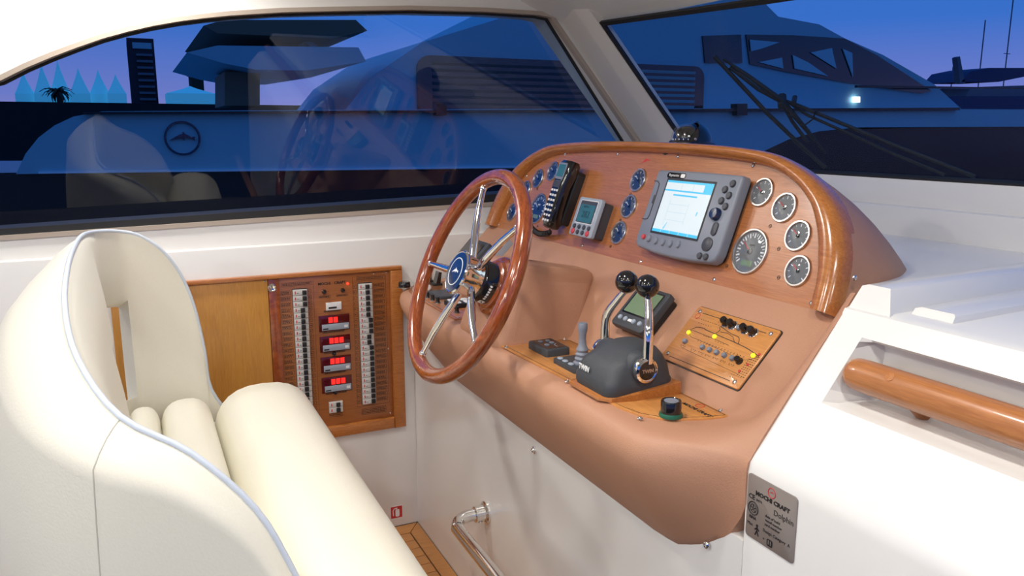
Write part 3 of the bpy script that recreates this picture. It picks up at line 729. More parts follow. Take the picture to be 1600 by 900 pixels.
line(swb, FSW, [sp(.10, .10), sp(.88, .10)], .0006, 'ink', Zs); line(swb, FSW, [sp(.10, .93), sp(.88, .93)], .0006, 'ink', Zs)
hullp = [sp(.12, .40), sp(.16, .345), sp(.24, .33), sp(.30, .345), sp(.62, .375), sp(.80, .40), sp(.97, .455)]
line(swb, FSW, smoothpath(hullp, 4), .0007, 'ink', Zs, 'yacht_outline'); line(swb, FSW, [sp(.10, .415), sp(.40, .43), sp(.62, .45)], .0004, 'ink', Zs, 'yacht_outline')
line(swb, FSW, smoothpath([sp(.40, .345), sp(.42, .28), sp(.40, .22), sp(.55, .27), sp(.66, .29), sp(.70, .385)], 4), .0006, 'ink', Zs, 'yacht_outline')
line(swb, FSW, [sp(.44, .30), sp(.52, .28), sp(.60, .31), sp(.65, .375)], .0005, 'ink', Zs, 'yacht_outline')
line(swb, FSW, smoothpath([sp(.12, .43), sp(.16, .52), sp(.3, .53), sp(.6, .56), sp(.85, .58), sp(.97, .47)], 5), .0003, 'ink', Zs)
line(swb, FSW, [sp(.15, .735), sp(.92, .80)], .0003, 'ink', Zs)
m = MB()
def marks(u0, u1, v, n, w=.0032, h=.0009):
    for i in range(n):
        x, y = sp(lerp(u0, u1, i / max(1, n - 1)), v); ww = w * random.uniform(.55, 1); m.box(x - ww / 2, x + ww / 2, y - h / 2, y + h / 2, Zs - .0001, Zs + .0002)
marks(.08, .32, .205, 9); marks(.14, .30, .27, 6); marks(.34, .46, .16, 5); marks(.34, .50, .21, 6)
marks(.30, .36, .44, 3); marks(.46, .56, .46, 4); marks(.28, .84, .535, 16, .0026, .0014); marks(.28, .84, .555, 16, .0026, .0008)
for u in (.16, .30, .40, .49, .585, .68, .78): marks(u - .025, u + .025, .70, 3, .003, .0010); marks(u - .02, u + .02, .72, 2, .003, .0008)
for k in range(11): marks(.905, .975, .47 + k * .034, 4, .0034, .0013)
marks(.85, .95, .83, 5); marks(.85, .93, .87, 4)
pm = obj('printed_lettering', m, 'ink', swb, FSW); pm['kind'] = 'stuff'
KN = MB(); KN.lathe([(.0088, 0), (.0088, .003), (.0074, .004), (.0070, .013), (.0062, .0145), (.00001, .0148)], 18); KN_ME = to_mesh('knob', KN, 'black_gloss')
KR = MB(); KR.lathe([(.0102, 0), (.0102, .001), (.0088, .0018)], 18); KR_ME = to_mesh('knob_ring', KR, 'chrome')
for u, v in ((.435, .14), (.515, .145), (.675, .15), (.765, .155)):
    k = obj('knob', KN_ME, None, sw, FSW @ T(*sp(u, v), .005)); obj('knob_ring', KR_ME, None, k, FSW @ T(*sp(u, v), .005))
BT = MB(); BT.lathe([(.0052, 0), (.0052, .004), (.0042, .006), (.00001, .0062)], 14); BT_ME = to_mesh('push_button', BT, 'grey_plastic')
for u, v in ((.155, .63), (.385, .62), (.475, .62), (.565, .62), (.66, .62), (.755, .62), (.60, .16)): obj('push_button', BT_ME, None, sw, FSW @ T(*sp(u, v), .005))
obj('knob', KN_ME, None, sw, FSW @ T(*sp(.835, .62), .005) @ Matrix.Scale(.8, 4))
LP = MB(); LP.lathe([(.0045, 0), (.0045, .0025), (.003, .0042), (.00001, .005)], 12); LP_ME = to_mesh('indicator_lamp', LP, 'amber')
for u, v in ((.115, .475), (.42, .40), (.92, .475)): obj('indicator_lamp', LP_ME, None, sw, FSW @ T(*sp(u, v), .005))
LR = to_mesh('indicator_lamp', MB().lathe([(.0026, 0), (.0026, .0015), (.00001, .0025)], 10), 'red_ink')
for u, v in ((.965, .43), (.93, .62), (.90, .75)): obj('indicator_lamp', LR, None, sw, FSW @ T(*sp(u, v), .005))
m = MB(); m.at(FSW @ T(*sp(.07, .17), .0051)).torus(.006, .0006, 20, 5); obj('emblem_ring', m, 'red_ink', swb, I4)

# ================================================================== SHELF FITTINGS
ZT = .0035
FK = FS @ T(-1.478, -.093, ZT)
kp = thing('keypad', 'flat black keypad with four grey buttons on the wooden shelf', 'keypad', FK)
m = MB(); m.prism(rrect(.088, .058, .006), 0, .016, .003); obj('case', m, 'charcoal', kp, FK)
m = MB(); m.prism(rrect(.070, .042, .004), .0158, .0165); obj('face', m, 'black_gloss', kp, FK)
for x, y in ((-.022, .009), (-.004, .009), (-.022, -.009), (.008, -.009)): obj('key', btn(.0052, .0025, 1.3), 'grey_plastic', kp, FK @ T(x, y, .0164))
line(kp, FK, [(.004, .014), (.014, .006), (.028, .006)], .0012, 'grey_plastic', .0166)
FJ = FS @ T(-1.353, -.098, ZT)
jy = thing('thruster_joystick', 'small grey joystick with ribbed boot on a black button pad', 'joystick', FJ)
m = MB(); m.prism(rrect(.092, .056, .006), 0, .010, .002); obj('pad', m, 'charcoal', jy, FJ)
for x in (-.033, -.012, .012):
    for y in (-.017,): obj('key', btn(.0058, .0025, 1.3), 'grey_light', jy, FJ @ T(x, y, .0098))
m = MB(); m.at(T(.016, .006, 0)).lathe([(.018, .009), (.018, .013), (.0135, .016), (.0155, .021), (.0125, .025), (.0142, .030), (.0112, .034), (.0125, .039), (.0095, .045), (.0075, .052), (.0072, .060)], 20); obj('boot', m, 'grey_plastic', jy, FJ)
m = MB(); m.at(T(.016, .006, 0)).lathe([(.0070, .058), (.0075, .070), (.0098, .080), (.0098, .090), (.0085, .0935), (.00001, .0940)], 20); obj('stick', m, 'grey_plastic', jy, FJ)

# throttle
FT = FS @ T(-1.195, -.088, ZT)
th = thing('throttle_control', 'twin-lever engine throttle with black ball grips on charcoal housing and wood plinth', 'throttle', FT)
pl_ = [(-.068, -.070), (-.060, -.078), (.040, -.078), (.062, -.062), (.072, -.02), (.074, .076), (-.068, .076)]
rows = [[(x, y, 0) for x, y in pl_], [(x, y, .005 + .017 * max(0, (y + .078) / .15)) for x, y in pl_], [(x, y, .0065 + .017 * max(0, (y + .078) / .15)) for x, y in inset2(pl_, .002)]]
m = MB(); m.grid(rows, closed_u=True, capa=True, capb=True); obj('plinth', m, 'rim_wood', th, FT)
def tb_sec(z, w, d, r, dx=0, dy=0): return [(x, y, z) for x, y in rrect(w, d, r, 5, dx, dy)]
m = MB(); zb0 = .008
m.grid([tb_sec(zb0 - .006, .122, .136, .020), tb_sec(zb0 + .006, .130, .143, .022), tb_sec(zb0 + .020, .130, .142, .022), tb_sec(zb0 + .024, .126, .138, .022), tb_sec(zb0 + .046, .120, .128, .026, 0, .003), tb_sec(zb0 + .060, .108, .106, .030, 0, .010), tb_sec(zb0 + .072, .090, .082, .030, 0, .014), tb_sec(zb0 + .080, .064, .054, .022, 0, .016), tb_sec(zb0 + .083, .03, .026, .012, 0, .016)], closed_u=True, capa=True, capb=True)
hsg = obj('housing', m, 'charcoal', th, FT, ang=60)
m = MB(); m.at(T(0, .000, zb0 + .046) @ RY(pi / 2)).lathe([(.024, -.062), (.0285, -.058), (.0295, .0), (.0285, .058), (.024, .062)], 28); obj('pivot_barrel', m, 'charcoal', th, FT, ang=60)
text('TWIN', .0135, 'white_print', hsg, FT @ T(-.022, -.0705, zb0 + .034) @ RX(radians(80)), name='lettering', bold=.0004)
for sx, tilt in ((-1, .10), (1, -.16)):
    cxx = sx * .066
    m = MB(); m.at(T(cxx - sx * .004, 0, zb0 + .046) @ RY(sx * pi / 2)).lathe([(.018, -.002), (.0225, .002), (.0235, .008), (.0225, .014), (.019, .0165), (.0165, .0150)], 28); dsk = obj('lever_hub', m, 'chrome', th, FT)
    m = MB(); m.at(T(cxx - sx * .004, 0, zb0 + .046) @ RY(sx * pi / 2)).lathe([(.0165, .012), (.0165, .0158), (.00001, .0165)], 24); obj('hub_badge', m, 'black_gloss', dsk, FT)
    if sx > 0: text('TWIN', .0088, 'brushed', dsk, FT @ T(cxx - sx * .004 + .0168, 0, zb0 + .046) @ RY(pi / 2) @ RZ(pi / 2), bold=.0003)
    top = Vector((sx * .026, .030 if sx > 0 else .020, zb0 + .172))
    a = Vector((cxx + .004 * sx, .004, zb0 + .058)); mid = Vector((cxx + .002 * sx, .006 if sx > 0 else .004, zb0 + .112))
    pts = smoothpath([tuple(a), tuple(mid), tuple(a.lerp(top, .8) + Vector((sx * .010, -.004, 0))), tuple(top)], 6)
    m = MB(); N = len(pts); m.tube(pts, [lerp(.0095, .0058, i / (N - 1)) for i in range(N)], 12); lv = obj('lever', m, 'chrome', th, FT, ang=70)
    m = MB(); m.at(T(*top)).sphere(.0215, (0, 0, .014), 24); obj('ball_grip', m, 'black_gloss', lv, FT, ang=80)

FKN = FS @ T(*on(FS, 1048, 650, ZT), ZT)
kb = thing('selector_knob', 'black round selector knob with green base ring on the shelf right end', 'knob', FKN)
m = MB(); m.lathe([(.0195, 0), (.0200, .003), (.0185, .007)], 28); obj('base_ring', m, 'green_ring', kb, FKN)
m = MB(); m.lathe([(.0172, .006), (.0172, .026), (.0160, .028), (.0150, .0270), (.00001, .0268)], 28); obj('grip', m, 'black_gloss', kb, FKN)
m = MB(); m.lathe([(.0125, .0266), (.0120, .0275), (.00001, .0277)], 24); obj('cap', m, 'grey_plastic', kb, FKN)

# left shelf, seen through the wheel
def fs_px(px, py, h=0): return FS @ T(*on(FS, px, py, ZT + h), ZT)
o_ = thing('dimmer_knob', 'low black round knob at the far end of the small left shelf', 'knob', fs_px(632, 449))
m = MB(); m.lathe([(.018, 0), (.0185, .004), (.0175, .015), (.0155, .018), (.00001, .0185)], 24); obj('grip', m, 'black_gloss', o_)
m = MB(); m.lathe([(.0205, 0), (.0205, .0016), (.018, .002)], 24); obj('base_ring', m, 'brushed', o_)
for i, (px, py, l) in enumerate(((668, 440, 'black rocker switch on the left shelf, nearer the wall'), (682, 445, 'black rocker switch on the left shelf, nearer the wheel hub'))):
    M = fs_px(px, py); o_ = thing('rocker_switch', l, 'switch', M, 'rocker switches on the left shelf')
    m = MB(); m.prism(rrect(.034, .030, .004), 0, .006, .001); obj('base', m, 'black_plastic', o_)
    m = MB(); m.grid([[(x, -.006, .005), (x, .008, .005), (x, .013, .040), (x, .004, .042)] for x in (-.014, .014)], closed_u=True, capa=True, capb=True); obj('paddle', m, 'black_gloss', o_)
    m = MB(); m.box(-.009, .009, .0035, .0045, .032, .039); obj('paddle_mark', m, 'grey_light', o_, M @ T(0, -.0005, 0))
M = fs_px(666, 453); o_ = thing('glass_fuse_holder', 'clear pill-shaped holder with red marks lying on the left shelf', 'holder', M)
m = MB(); m.tube([(-.022, 0, .010), (-.018, 0, .010), (.018, 0, .010), (.022, 0, .010)], [.006, .010, .010, .006], 14); obj('tube', m, 'white_print', o_)
m = MB(); m.tube([(-.004, 0, .010), (.006, 0, .010)], .0103, 14); obj('red_band', m, 'red_button', o_)
SK = to_mesh('grip', MB().lathe([(.0072, 0), (.0065, .004), (.0055, .005), (.0052, .017), (.00001, .018)], 12), 'black_plastic')
for i, (px, py, w_) in enumerate(((660, 462, 'first'), (668, 465.5, 'second'), (676, 469.5, 'third'), (684, 473.5, 'fourth'))):
    M = fs_px(px, py); o_ = thing('toggle_knob', f'little black toggle knob on the left shelf, {w_} of the row from the wall', 'knob', M, 'toggle knobs on the left shelf')
    obj('grip', SK, None, o_); obj('collar', to_mesh('collar', MB().lathe([(.0085, 0), (.0085, .0015), (.006, .002)], 12), 'brushed'), None, o_)
M = fs_px(714, 489); o_ = thing('toggle_knob', 'lone black toggle knob at the front corner of the left shelf', 'knob', M, 'toggle knobs on the left shelf'); obj('grip', SK, None, o_)
obj('collar', to_mesh('collar', MB().lathe([(.0085, 0), (.0085, .0015), (.006, .002)], 12), 'brushed'), None, o_)
M = fs_px(690, 462); o_ = thing('shelf_display', 'flat dark display screen lying on the left shelf below the wheel hub', 'display', M)
m = MB(); m.prism(rrect(.105, .062, .004), 0, .007, .002); obj('case', m, 'charcoal', o_); m = MB(); m.prism(rrect(.088, .046, .002), .0068, .0076); obj('screen', m, 'grey_dark', o_)
M = fs_px(719, 477); o_ = thing('trim_keypad', 'small black keypad with white keys on the left shelf beside the pedestal', 'keypad', M)
m = MB(); m.prism(rrect(.070, .070, .006), 0, .012, .002); obj('case', m, 'black_plastic', o_)
for x in (-.016, .016):
    for y in (-.017, .017): m = MB(); m.prism(rrect(.024, .022, .003), .0118, .0145, .001); obj('key', m, 'white_print', o_, M @ T(x, y, 0))
# radio unit behind the wheel on the slope
M = FI @ T(*on(FI, 742, 402, .02), 0)
o_ = thing('radio_unit', 'black radio box on the slope behind the steering wheel spokes', 'radio', M)
m = MB(); m.prism(rrect(.15, .10, .006), 0, .045, .006); obj('case', m, 'charcoal', o_)
m = MB(); m.prism(rrect(.12, .05, .004, cy=.012), .0445, .047); obj('face', m, 'black_gloss', o_)
m = MB(); m.prism(rrect(.05, .016, .003, cx=.03, cy=-.034), .0445, .048); obj('buttons', m, 'grey_light', o_)
M = FI @ T(*on(FI, 775, 392, .02), 0)
o_ = thing('control_lever_unit', 'small grey metal bracketed unit between radio box and pedestal', 'control', M)
m = MB(); m.prism(rrect(.036, .10, .004), 0, .022, .003); obj('case', m, 'grey_light', o_); m = MB(); m.prism(rrect(.022, .03, .003, cy=.025), .0215, .026); obj('slider', m, 'grey_dark', o_)

# ================================================================== BREAKER CABINET ON THE SIDE WALL
bc = thing('breaker_cabinet', 'wooden electrical cabinet with breaker columns and red displays on the side wall', 'breaker panel', FW @ T(.35, .36, 0))
def wbox(name, x0, x1, z0, z1, h0, h1, mt, ch=.002, parent=None):
    m = MB(); m.box(x0, x1, z0, z1, h0, h1, ch); return obj(name, m, mt, parent or bc, FW)
wbox('door_panel', -.082, .334, .36, .873, 0, .012, 'panel_wood')
wbox('top_moulding', -.082, .742, .8735, .886, 0, .020, 'frame_wood', .004)
wbox('frame_stile', .7045, .742, .356, .873, 0, .022, 'frame_wood', .004)
wbox('frame_rail', .337, .704, .356, .392, 0, .022, 'frame_wood', .005)
wbox('hinge_strip', .335, .366, .3925, .873, 0, .014, 'wheel_wood', .003)
brd_ = wbox('breaker_board', .3665, .704, .3925, .873, 0, .006, 'breaker_wood', .001)
m = MB(); m.lathe([(.0125, 0), (.0125, .003), (.009, .005), (.007, .004), (.00001, .004)], 20); lk = obj('lock', m, 'chrome', bc, FW @ T(.345, .848, .014))
m = MB(); m.box(-.0012, .0012, -.004, .004, .0038, .0044); obj('keyhole', m, 'ink', lk, FW @ T(.345, .848, .014))
for x, y in ((.326, .868), (.352, .868), (.655, .866), (.695, .866), (.694, .62), (.694, .405), (.372, .405)): screw(bc, FW @ T(x, y, .012 if x < .33 else .0062), .7)
BKB = to_mesh('breaker', MB().box(-.021, .021, -.0084, .0084, 0, .010, .0015), 'breaker_white')
BKL = to_mesh('lever', MB().box(-.006, .006, -.0058, .0058, .009, .019, .0015), 'black_plastic')
BKM = to_mesh('red_mark', MB().box(-.0016, .0016, -.0045, .0045, .0098, .0102), 'red_ink')
BKP = to_mesh('print_mark', MB().box(-.003, .003, -.0012, .0012, .0098, .0102), 'grey_plastic')
labm = MB()
def lab(x0, x1, y0, y1, text_rows=2):
    w = .0008
    for a in ((x0, x1, y0, y0 + w), (x0, x1, y1 - w, y1), (x0, x0 + w, y0, y1), (x1 - w, x1, y0, y1)): labm.box(*a, .0058, .0063)
    for r in range(text_rows):
        yy = lerp(y0, y1, (r + 1) / (text_rows + 1)); xx = x0 + .0025
        while xx < x1 - .005:
            L = random.uniform(.002, .005); labm.box(xx, min(xx + L, x1 - .002), yy - .0012, yy + .0012, .0058, .0063); xx += L + .0013
def breaker_column(cx, ztop, n, pitch, lev, lx0, lx1, sx):
    wbox('breaker_rail', cx - .0225, cx + .0225, ztop - n * pitch - .002, ztop + .002, .005, .0068, 'ink', .0005)
    for i in range(n):
        M = FW @ T(cx, ztop - (i + .5) * pitch, .0064); b = obj('breaker', BKB, None, bc, M)
        obj('lever', BKL, None, b, M @ T(lev(i), 0, 0)); obj('red_mark', BKM, None, b, M @ T(-.0145, 0, 0)); obj('print_mark', BKP, None, b, M @ T(-.007, -.002, 0))
        z = ztop - (i + .5) * pitch
        lab(lx0, lx1, z - .0062, z + .0062); lab(sx - .0055, sx + .0055, z - .006, z + .006, 1)
breaker_column(.4255, .836, 24, .0177, lambda i: .012 if i < 3 else .0045, .370, .3985, .4545)
breaker_column(.6245, .838, 22, .0177, lambda i: .012 if 6 <= i < 9 or i > 10 else .005, .652, .686, .594)
lab(.375, .462, .846, .858); lab(.60, .69, .846, .860); 
for a in ((.4665, .4671, .40, .86), (.5865, .5871, .44, .86), (.691, .6916, .44, .86), (.587, .6916, .4405, .4411)): labm.box(*a, .0058, .0063)
lab(.60, .68, .412, .432, 3)
text('MOCHI', .0115, 'ink', brd_, FW @ T(.500, .846, .0064), bold=.0003); text('CRAFT', .0115, 'ink', brd_, FW @ T(.548, .846, .0064), bold=.0003)
for x in (.50, .553): lab(x - .018, x + .018, .803, .809, 1)
lab(.495, .545, .757, .763, 1)
for k in range(4): lab(.49, .555, .6915 - k * .0655, .697 - k * .0655, 1)
for x, y in ((.4985, .822), (.5555, .822), (.520, .626), (.5185, .500)): obj('knob', KN_ME, None, bc, FW @ T(x, y, .006) @ Matrix.Scale(.75, 4))
m = MB(); m.lathe([(.0035, 0), (.0035, .003), (.00001, .005)], 10); obj('warning_lamp', m, 'red_led', bc, FW @ T(.5715, .841, .006))
wbox('hour_meter', .502, .549, .763, .787, .0055, .011, 'white_print', .001)
m = MB(); m.box(.509, .534, .7675, .7735, .0108, .0113); obj('meter_window', m, 'ink', bc, FW)
for k in range(4):
    z1 = .7475 - k * .0655; z0 = z1 - .049
    ds = wbox('ammeter', .478, .572, z0, z1, .0055, .012, 'red_display', .002)
    wbox('label_strip', .486, .569, z0 + .003, z0 + .022, .0118, .014, 'grey_light', .001, ds)
    wbox('strip_mark', .489, .505, z0 + .006, z0 + .010, .0138, .0144, 'ink', 0, ds); wbox('strip_badge', .554, .565, z0 + .008, z0 + .016, .0138, .0144, 'white_print', 0, ds)
    for q in range(3):
        if (k, q) == (0, 2): continue
        x0 = .507 + q * .0155; wbox('digit', x0, x0 + .0125, z0 + .026, z1 - .006, .0118, .0125, 'digit_red', 0, ds)
for i in range(2):
    M = FW @ T(.518, .4625 - i * .0177, .0064); b = obj('breaker', BKB, None, bc, M); obj('lever', BKL, None, b, M @ T(.006, 0, 0)); obj('red_mark', BKM, None, b, M @ T(-.014, 0, 0))
lab(.498, .538, .420, .431, 1)
pl2 = obj('printed_labels', labm, 'ink', brd_, FW); pl2['kind'] = 'stuff'

# fire extinguisher sticker
FX = FW @ T(*on(FW, 619.5, 800), 0)
st = thing('extinguisher_sticker', 'red square fire extinguisher sticker low on the side wall', 'sticker', FX)
m = MB(); m.box(-.021, .021, -.022, .022, 0, .0008); obj('sheet', m, 'white_print', st)
m = MB(); m.box(-.0195, .0195, -.0205, .0205, .0006, .0011); obj('red_field', m, 'red_ink', st)
m = MB(); m.prism(rrect(.014, .026, .004, cx=.003, cy=-.003), .001, .0015); obj('extinguisher_symbol', m, 'white_print', st)
m = MB(); m.sweep([(-.011, -.012), (-.012, .006), (-.008, .013), (.003, .014)], [(-.0016, .001), (.0016, .001), (.0016, .0015), (-.0016, .0015)]); obj('hose_symbol', m, 'white_print', st)

# grab rail on the helm base
gx, gz = on(FB, 760, 800)
gr = thing('grab_rail', 'bent chrome grab rail bolted low on the white helm base', 'rail', FB @ T(gx, gz, 0))
m = MB(); m.lathe([(.030, 0), (.030, .005), (.026, .008), (.020, .010)], 28); obj('flange', m, 'chrome', gr)
m = MB(); m.lathe([(.0215, .008), (.0215, .034), (.019, .036)], 24); obj('socket', m, 'chrome', gr)
Pg = FB @ T(gx, gz, 0)
pts = [(0, 0, .03), (0, 0, .055), (.004, -.002, .072), (.016, -.004, .088), (.036, -.006, .096), (.07, -.008, .098), (.4, -.012, .098), (1.1, -.02, .098)]
m = MB(); m.tube(smoothpath(pts, 5), .0165, 18); obj('tube', m, 'chrome', gr, Pg, ang=80)
for a in (60, 200, 320):
    m = MB(); m.lathe([(.0045, 0), (.0045, .002), (.002, .004), (.00001, .004)], 10); obj('bolt', m, 'brushed', gr, Pg @ T(.0245 * cos(radians(a)), .0245 * sin(radians(a)), .007))
m = MB(); m.lathe([(.006, 0), (.006, .002), (.00001, .003)], 10); obj('set_screw', m, 'brushed', gr, Pg @ T(.010, -.0185, .022) @ RX(pi / 2) @ RY(.5))

# wooden handrail in the niche
hp = hit(1345, 590, (1, 0, -.79), .79 - .79 * .836)
hr = thing('wooden_handrail', 'round varnished wooden handrail in the niche of the white moulding', 'handrail', T(.925, .74, .957))
m = MB(); HC = Vector((.900, 0, .965))
m.tube([(HC.x, .783, HC.z), (HC.x, .780, HC.z), (HC.x, .772, HC.z), (HC.x, .758, HC.z), (HC.x, .3, HC.z), (HC.x, -.8, HC.z)], [.012, .019, .0225, .0235, .0235, .0235], 24, up=(0, 0, 1)); obj('bar', m, 'rail_wood', hr, I4, ang=70)
for y in (.690, .35, 0):
    m = MB(); m.tube([(HC.x + .006, y, HC.z - .012), (HC.x + .038, y, HC.z - .040)], .010, 14); obj('bracket', m, 'rail_wood', hr, I4)
m = MB(); m.at(T(HC.x - .0165, .705, HC.z + .0165) @ RY(radians(-45))).lathe([(.0065, -.001), (.0065, .0004), (.00001, .0005)], 16); obj('plug', m, 'frame_wood', hr, I4)

# builder's plate
FPL = FB @ T(-.794, .7635, 0)
bp = thing('builders_plate', 'brushed metal builder plate lettered MOCHI CRAFT Dolphin on the white moulding', 'sign', FPL)
m = MB(); m.prism(rrect(.097, .098, .006), 0, .0014, .0004); obj('sheet', m, 'plate_metal', bp)
zt = .0015
m = MB(); m.at(T(0, .036, zt)).torus(.0072, .0007, 24, 5); obj('emblem_ring', m, 'red_ink', bp)
m = MB(); polyfill(m, dolphin(.004), [], zt, zt + .0003); obj('emblem', m, 'red_ink', bp, FPL @ T(0, .036, 0))
def pt(s, x, y, size, al='LEFT', **k): text(s, size, 'ink', bp, FPL @ T(x, y, zt), al, **k)
pt('MOCHI CRAFT', .002, .0235, .0088, 'CENTER', bold=.0004, sx=1.15)
pt('CE', -.045, .0145, .0105, bold=.0002); pt('0474', -.029, .0135, .0055)
pt('Dolphin', .006, .0095, .0118); pt('date of build', -.010, -.002, .0058); pt('vessel number', -.010, -.0085, .0058); pt('yard number', -.010, -.015, .0058)
pt('Design Category  A', -.013, -.0255, .0066); pt('RINA', -.0345, -.0165, .0062, 'CENTER', bold=.0002); pt('Max', -.045, -.0275, .0068); pt('=', -.012, -.0385, .006)
m = MB(); m.at(T(-.0345, -.002, zt)).torus(.0098, .0009, 28, 5); m.at(T(-.0345, -.002, zt)).torus(.0062, .0006, 24, 5); obj('seal', m, 'ink', bp)
m = MB()
for k in range(5): m.at(T(-.0345, -.002, zt) @ RZ(k * pi * 2 / 5 + pi / 2)).box(.001, .0055, -.0007, .0007, 0, .0003)
obj('seal_star', m, 'ink', bp)
m = MB(); m.at(T(-.0245, -.032, zt)).prism(circle(.0022, 12, 0, .0068), 0, .0003)
for seg in ([(0, .0045), (0, -.001)], [(0, -.001), (-.0035, -.0085)], [(0, -.001), (.0035, -.0085)], [(0, .0035), (-.0045, -.0005)], [(0, .0035), (.0045, 0)]): m.sweep(seg, [(-.0011, 0), (.0011, 0), (.0011, .0003), (-.0011, .0003)])
obj('walking_figure', m, 'ink', bp)
m = MB(); m.prism(rrect(.0115, .0105, .0025, cx=.002, cy=-.0395), zt, zt + .0003); obj('number_block', m, 'ink', bp)
text('11', .0085, 'plate_metal', bp, FPL @ T(.002, -.0395, zt + .0004), bold=.0003)

# ================================================================== HELM SEAT
seat = thing('helm_bench', 'cream leather helm bench with wraparound back and three rolled cushions', 'bench', T(.1, 1.6, 0))
ST = [(.215, 1.035, .50, .030), (.19, 1.025, .60, .032), (.155, 1.03, .709, .035), (.114, 1.05, .800, .040), (.042, 1.08, .880, .050), (-.038, 1.12, .930, .060), (-.085, 1.20, .992, .085), (-.104, 1.33, 1.040, .105),
      (-.108, 1.5, 1.072, .115), (-.108, 1.7, 1.082, .105), (-.105, 1.9, 1.080, .08), (-.092, 2.06, 1.070, .045), (-.050, 2.15, 1.060, .030), (.0, 2.175, 1.045, .05), (.05, 2.185, 1.005, .045), (.09, 2.19, .94, .04), (.118, 2.19, .85, .04), (.135, 2.19, .73, .04), (.145, 2.19, .62, .04), (.20, 2.19, .52, .04)]
def cat(vals, n):
    return smoothpath(vals, n)
stn = cat([Vector(s) for s in ST], 4)
NS = len(stn); rows = []; TIN = [0, .25, .42, .5, .6, .7, .8, .88, .94, .975, 1]; NIN = len(TIN); NARC = 6; pip = []
for i in range(NS):
    x, y, zt_, th_ = stn[i]
    a = stn[max(i - 1, 0)]; b = stn[min(i + 1, NS - 1)]
    tx, ty = b[0] - a[0], b[1] - a[1]; L = hypot(tx, ty); nx, ny = -ty / L, tx / L      # outwards: aft / away from the seat
    if i == 0: pass
    z0 = .22
    f = i / (NS - 1)
    padw = .12 + .88 * smst(.20, .33, f) * (1 - smst(.46, .60, f))
    row = []
    for j in range(NIN):       # inner face, bottom to top
        t = TIN[j]; z = lerp(z0, zt_, t)
        dd = max(0, min(1, (zt_ - z) / .10)); bul = padw * (.042 * (1 - (1 - dd) ** 2) + .03 * max(0, min(1, (zt_ - .12 - z) / .2)))
        row.append((x - nx * bul, y - ny * bul, z))
    pip.append((x + nx * .002, y + ny * .002, zt_ + .003))
    for k in range(1, NARC + 1):   # over the top roll
        an = pi * .62 * k / NARC; o2 = th_ * (1 - cos(an)) / (1 - cos(pi * .62)) * .92; up_ = .006 * sin(min(pi, an * 1.25)) * min(1, th_ / .10) - (.085 * (k / NARC) ** 2.2) * min(1, th_ / .10)
        row.append((x + nx * o2, y + ny * o2, zt_ + up_))
    ztop2 = row[-1][2]
    for j in range(1, NIN):    # outer face, top to bottom
        t = 1 - TIN[NIN - 1 - j]; z = lerp(ztop2, z0, t); o2 = th_ * (.92 + .10 * sin(pi * min(1, t * 1.6)) + .45 * t * min(1, max(0, (th_ - .05) / .05)))
        row.append((x + nx * o2, y + ny * o2, z))
    rows.append(row)
NR = len(rows[0])
sh = MB(); vs = [p for r in rows for p in r]; fs = []
iA = next(i for i in range(NS) if stn[i][1] > 1.55 and i > NS * .3); iB = next(i for i in range(NS) if i > iA and stn[i][0] > -.046)
jl = lambda i: (4, 6)     # inner rows removed between these
def vid(i, j): return i * NR + j
J0, J1 = 3, 6
for i in range(NS - 1):
    for j in range(NR - 1):
        inner_hole = iA <= i < iB and J0 <= j < J1
        jo = NR - 1 - j     # outer row matching
        outer_hole = iA <= i < iB and (NR - 1 - J1) <= j < (NR - 1 - J0)
        if inner_hole or outer_hole: continue
        fs.append((vid(i, j), vid(i, j + 1), vid(i + 1, j + 1), vid(i + 1, j)))
opp = lambda j: NR - 1 - j
for i in range(iA, iB):
    for j in (J0, J1): fs.append((vid(i, j), vid(i + 1, j), vid(i + 1, opp(j)), vid(i, opp(j))))
for j in range(J0, J1):
    for i in (iA, iB): fs.append((vid(i, j), vid(i, j + 1), vid(i, opp(j + 1)), vid(i, opp(j))))
fs.append(tuple(vid(0, j) for j in range(NR))); fs.append(tuple(vid(NS - 1, j) for j in reversed(range(NR))))
sh._add(vs, fs); so = obj('backrest_shell', sh, 'leather_cream', seat, I4, ang=70)
m = MB(); m.tube(pip, .0045, 8); obj('piping', m, 'piping', seat, I4, ang=80)
def roll(x0, x1, ztop, hh, y0, y1, nm='cushion_roll'):
    m = MB(); cx_, hw = (x0 + x1) / 2, (x1 - x0) / 2 - .001; rows = []
    for k in range(17):
        t = k / 16; y = lerp(y0, y1, t)
        e = min(1, min(y - y0, y1 - y) / .07); sc = sqrt(max(0.02, 1 - (1 - e) ** 2)) if e < 1 else 1
        sc = lerp(.55, 1, sc)
        rows.append([(cx_ + hw * (.75 + .25 * sc) * math.copysign(abs(cos(a)) ** .8, cos(a)), y, ztop - hh + hh * sc * math.copysign(abs(sin(a)) ** .85, sin(a))) for a in [2 * pi * q / 28 for q in range(28)]])
    m.grid(rows, closed_u=True, capa=True, capb=True); return obj(nm, m, 'leather_cream', seat, I4, ang=80)
YY = [1.0, 1.015, 1.04, 1.07, 1.1]
roll(-.060, .015, .640, .06, 1.10, 2.13); roll(.014, .135, .648, .07, 1.06, 2.13)
roll(.134, .385, .668, .125, .86, 2.125, 'front_roll')
m = MB(); m.box(-.09, .36, 1.06, 2.12, 0.0, .56, .01); obj('seat_base', m, 'gelcoat', seat, I4)
# stitched seam lines
def seam(pts, name='seam'):
    m = MB(); m.tube(pts, .0010, 6); return obj(name, m, 'seam_thread', seat, I4)
i5 = min(range(NS), key=lambda i: abs(stn[i][0] + .045) + (0 if stn[i][1] < 1.3 else 9))
seam([(p[0] * 1 , p[1] , p[2]) for p in [rows[i5][q] for q in range(NIN - 1, NR)]])

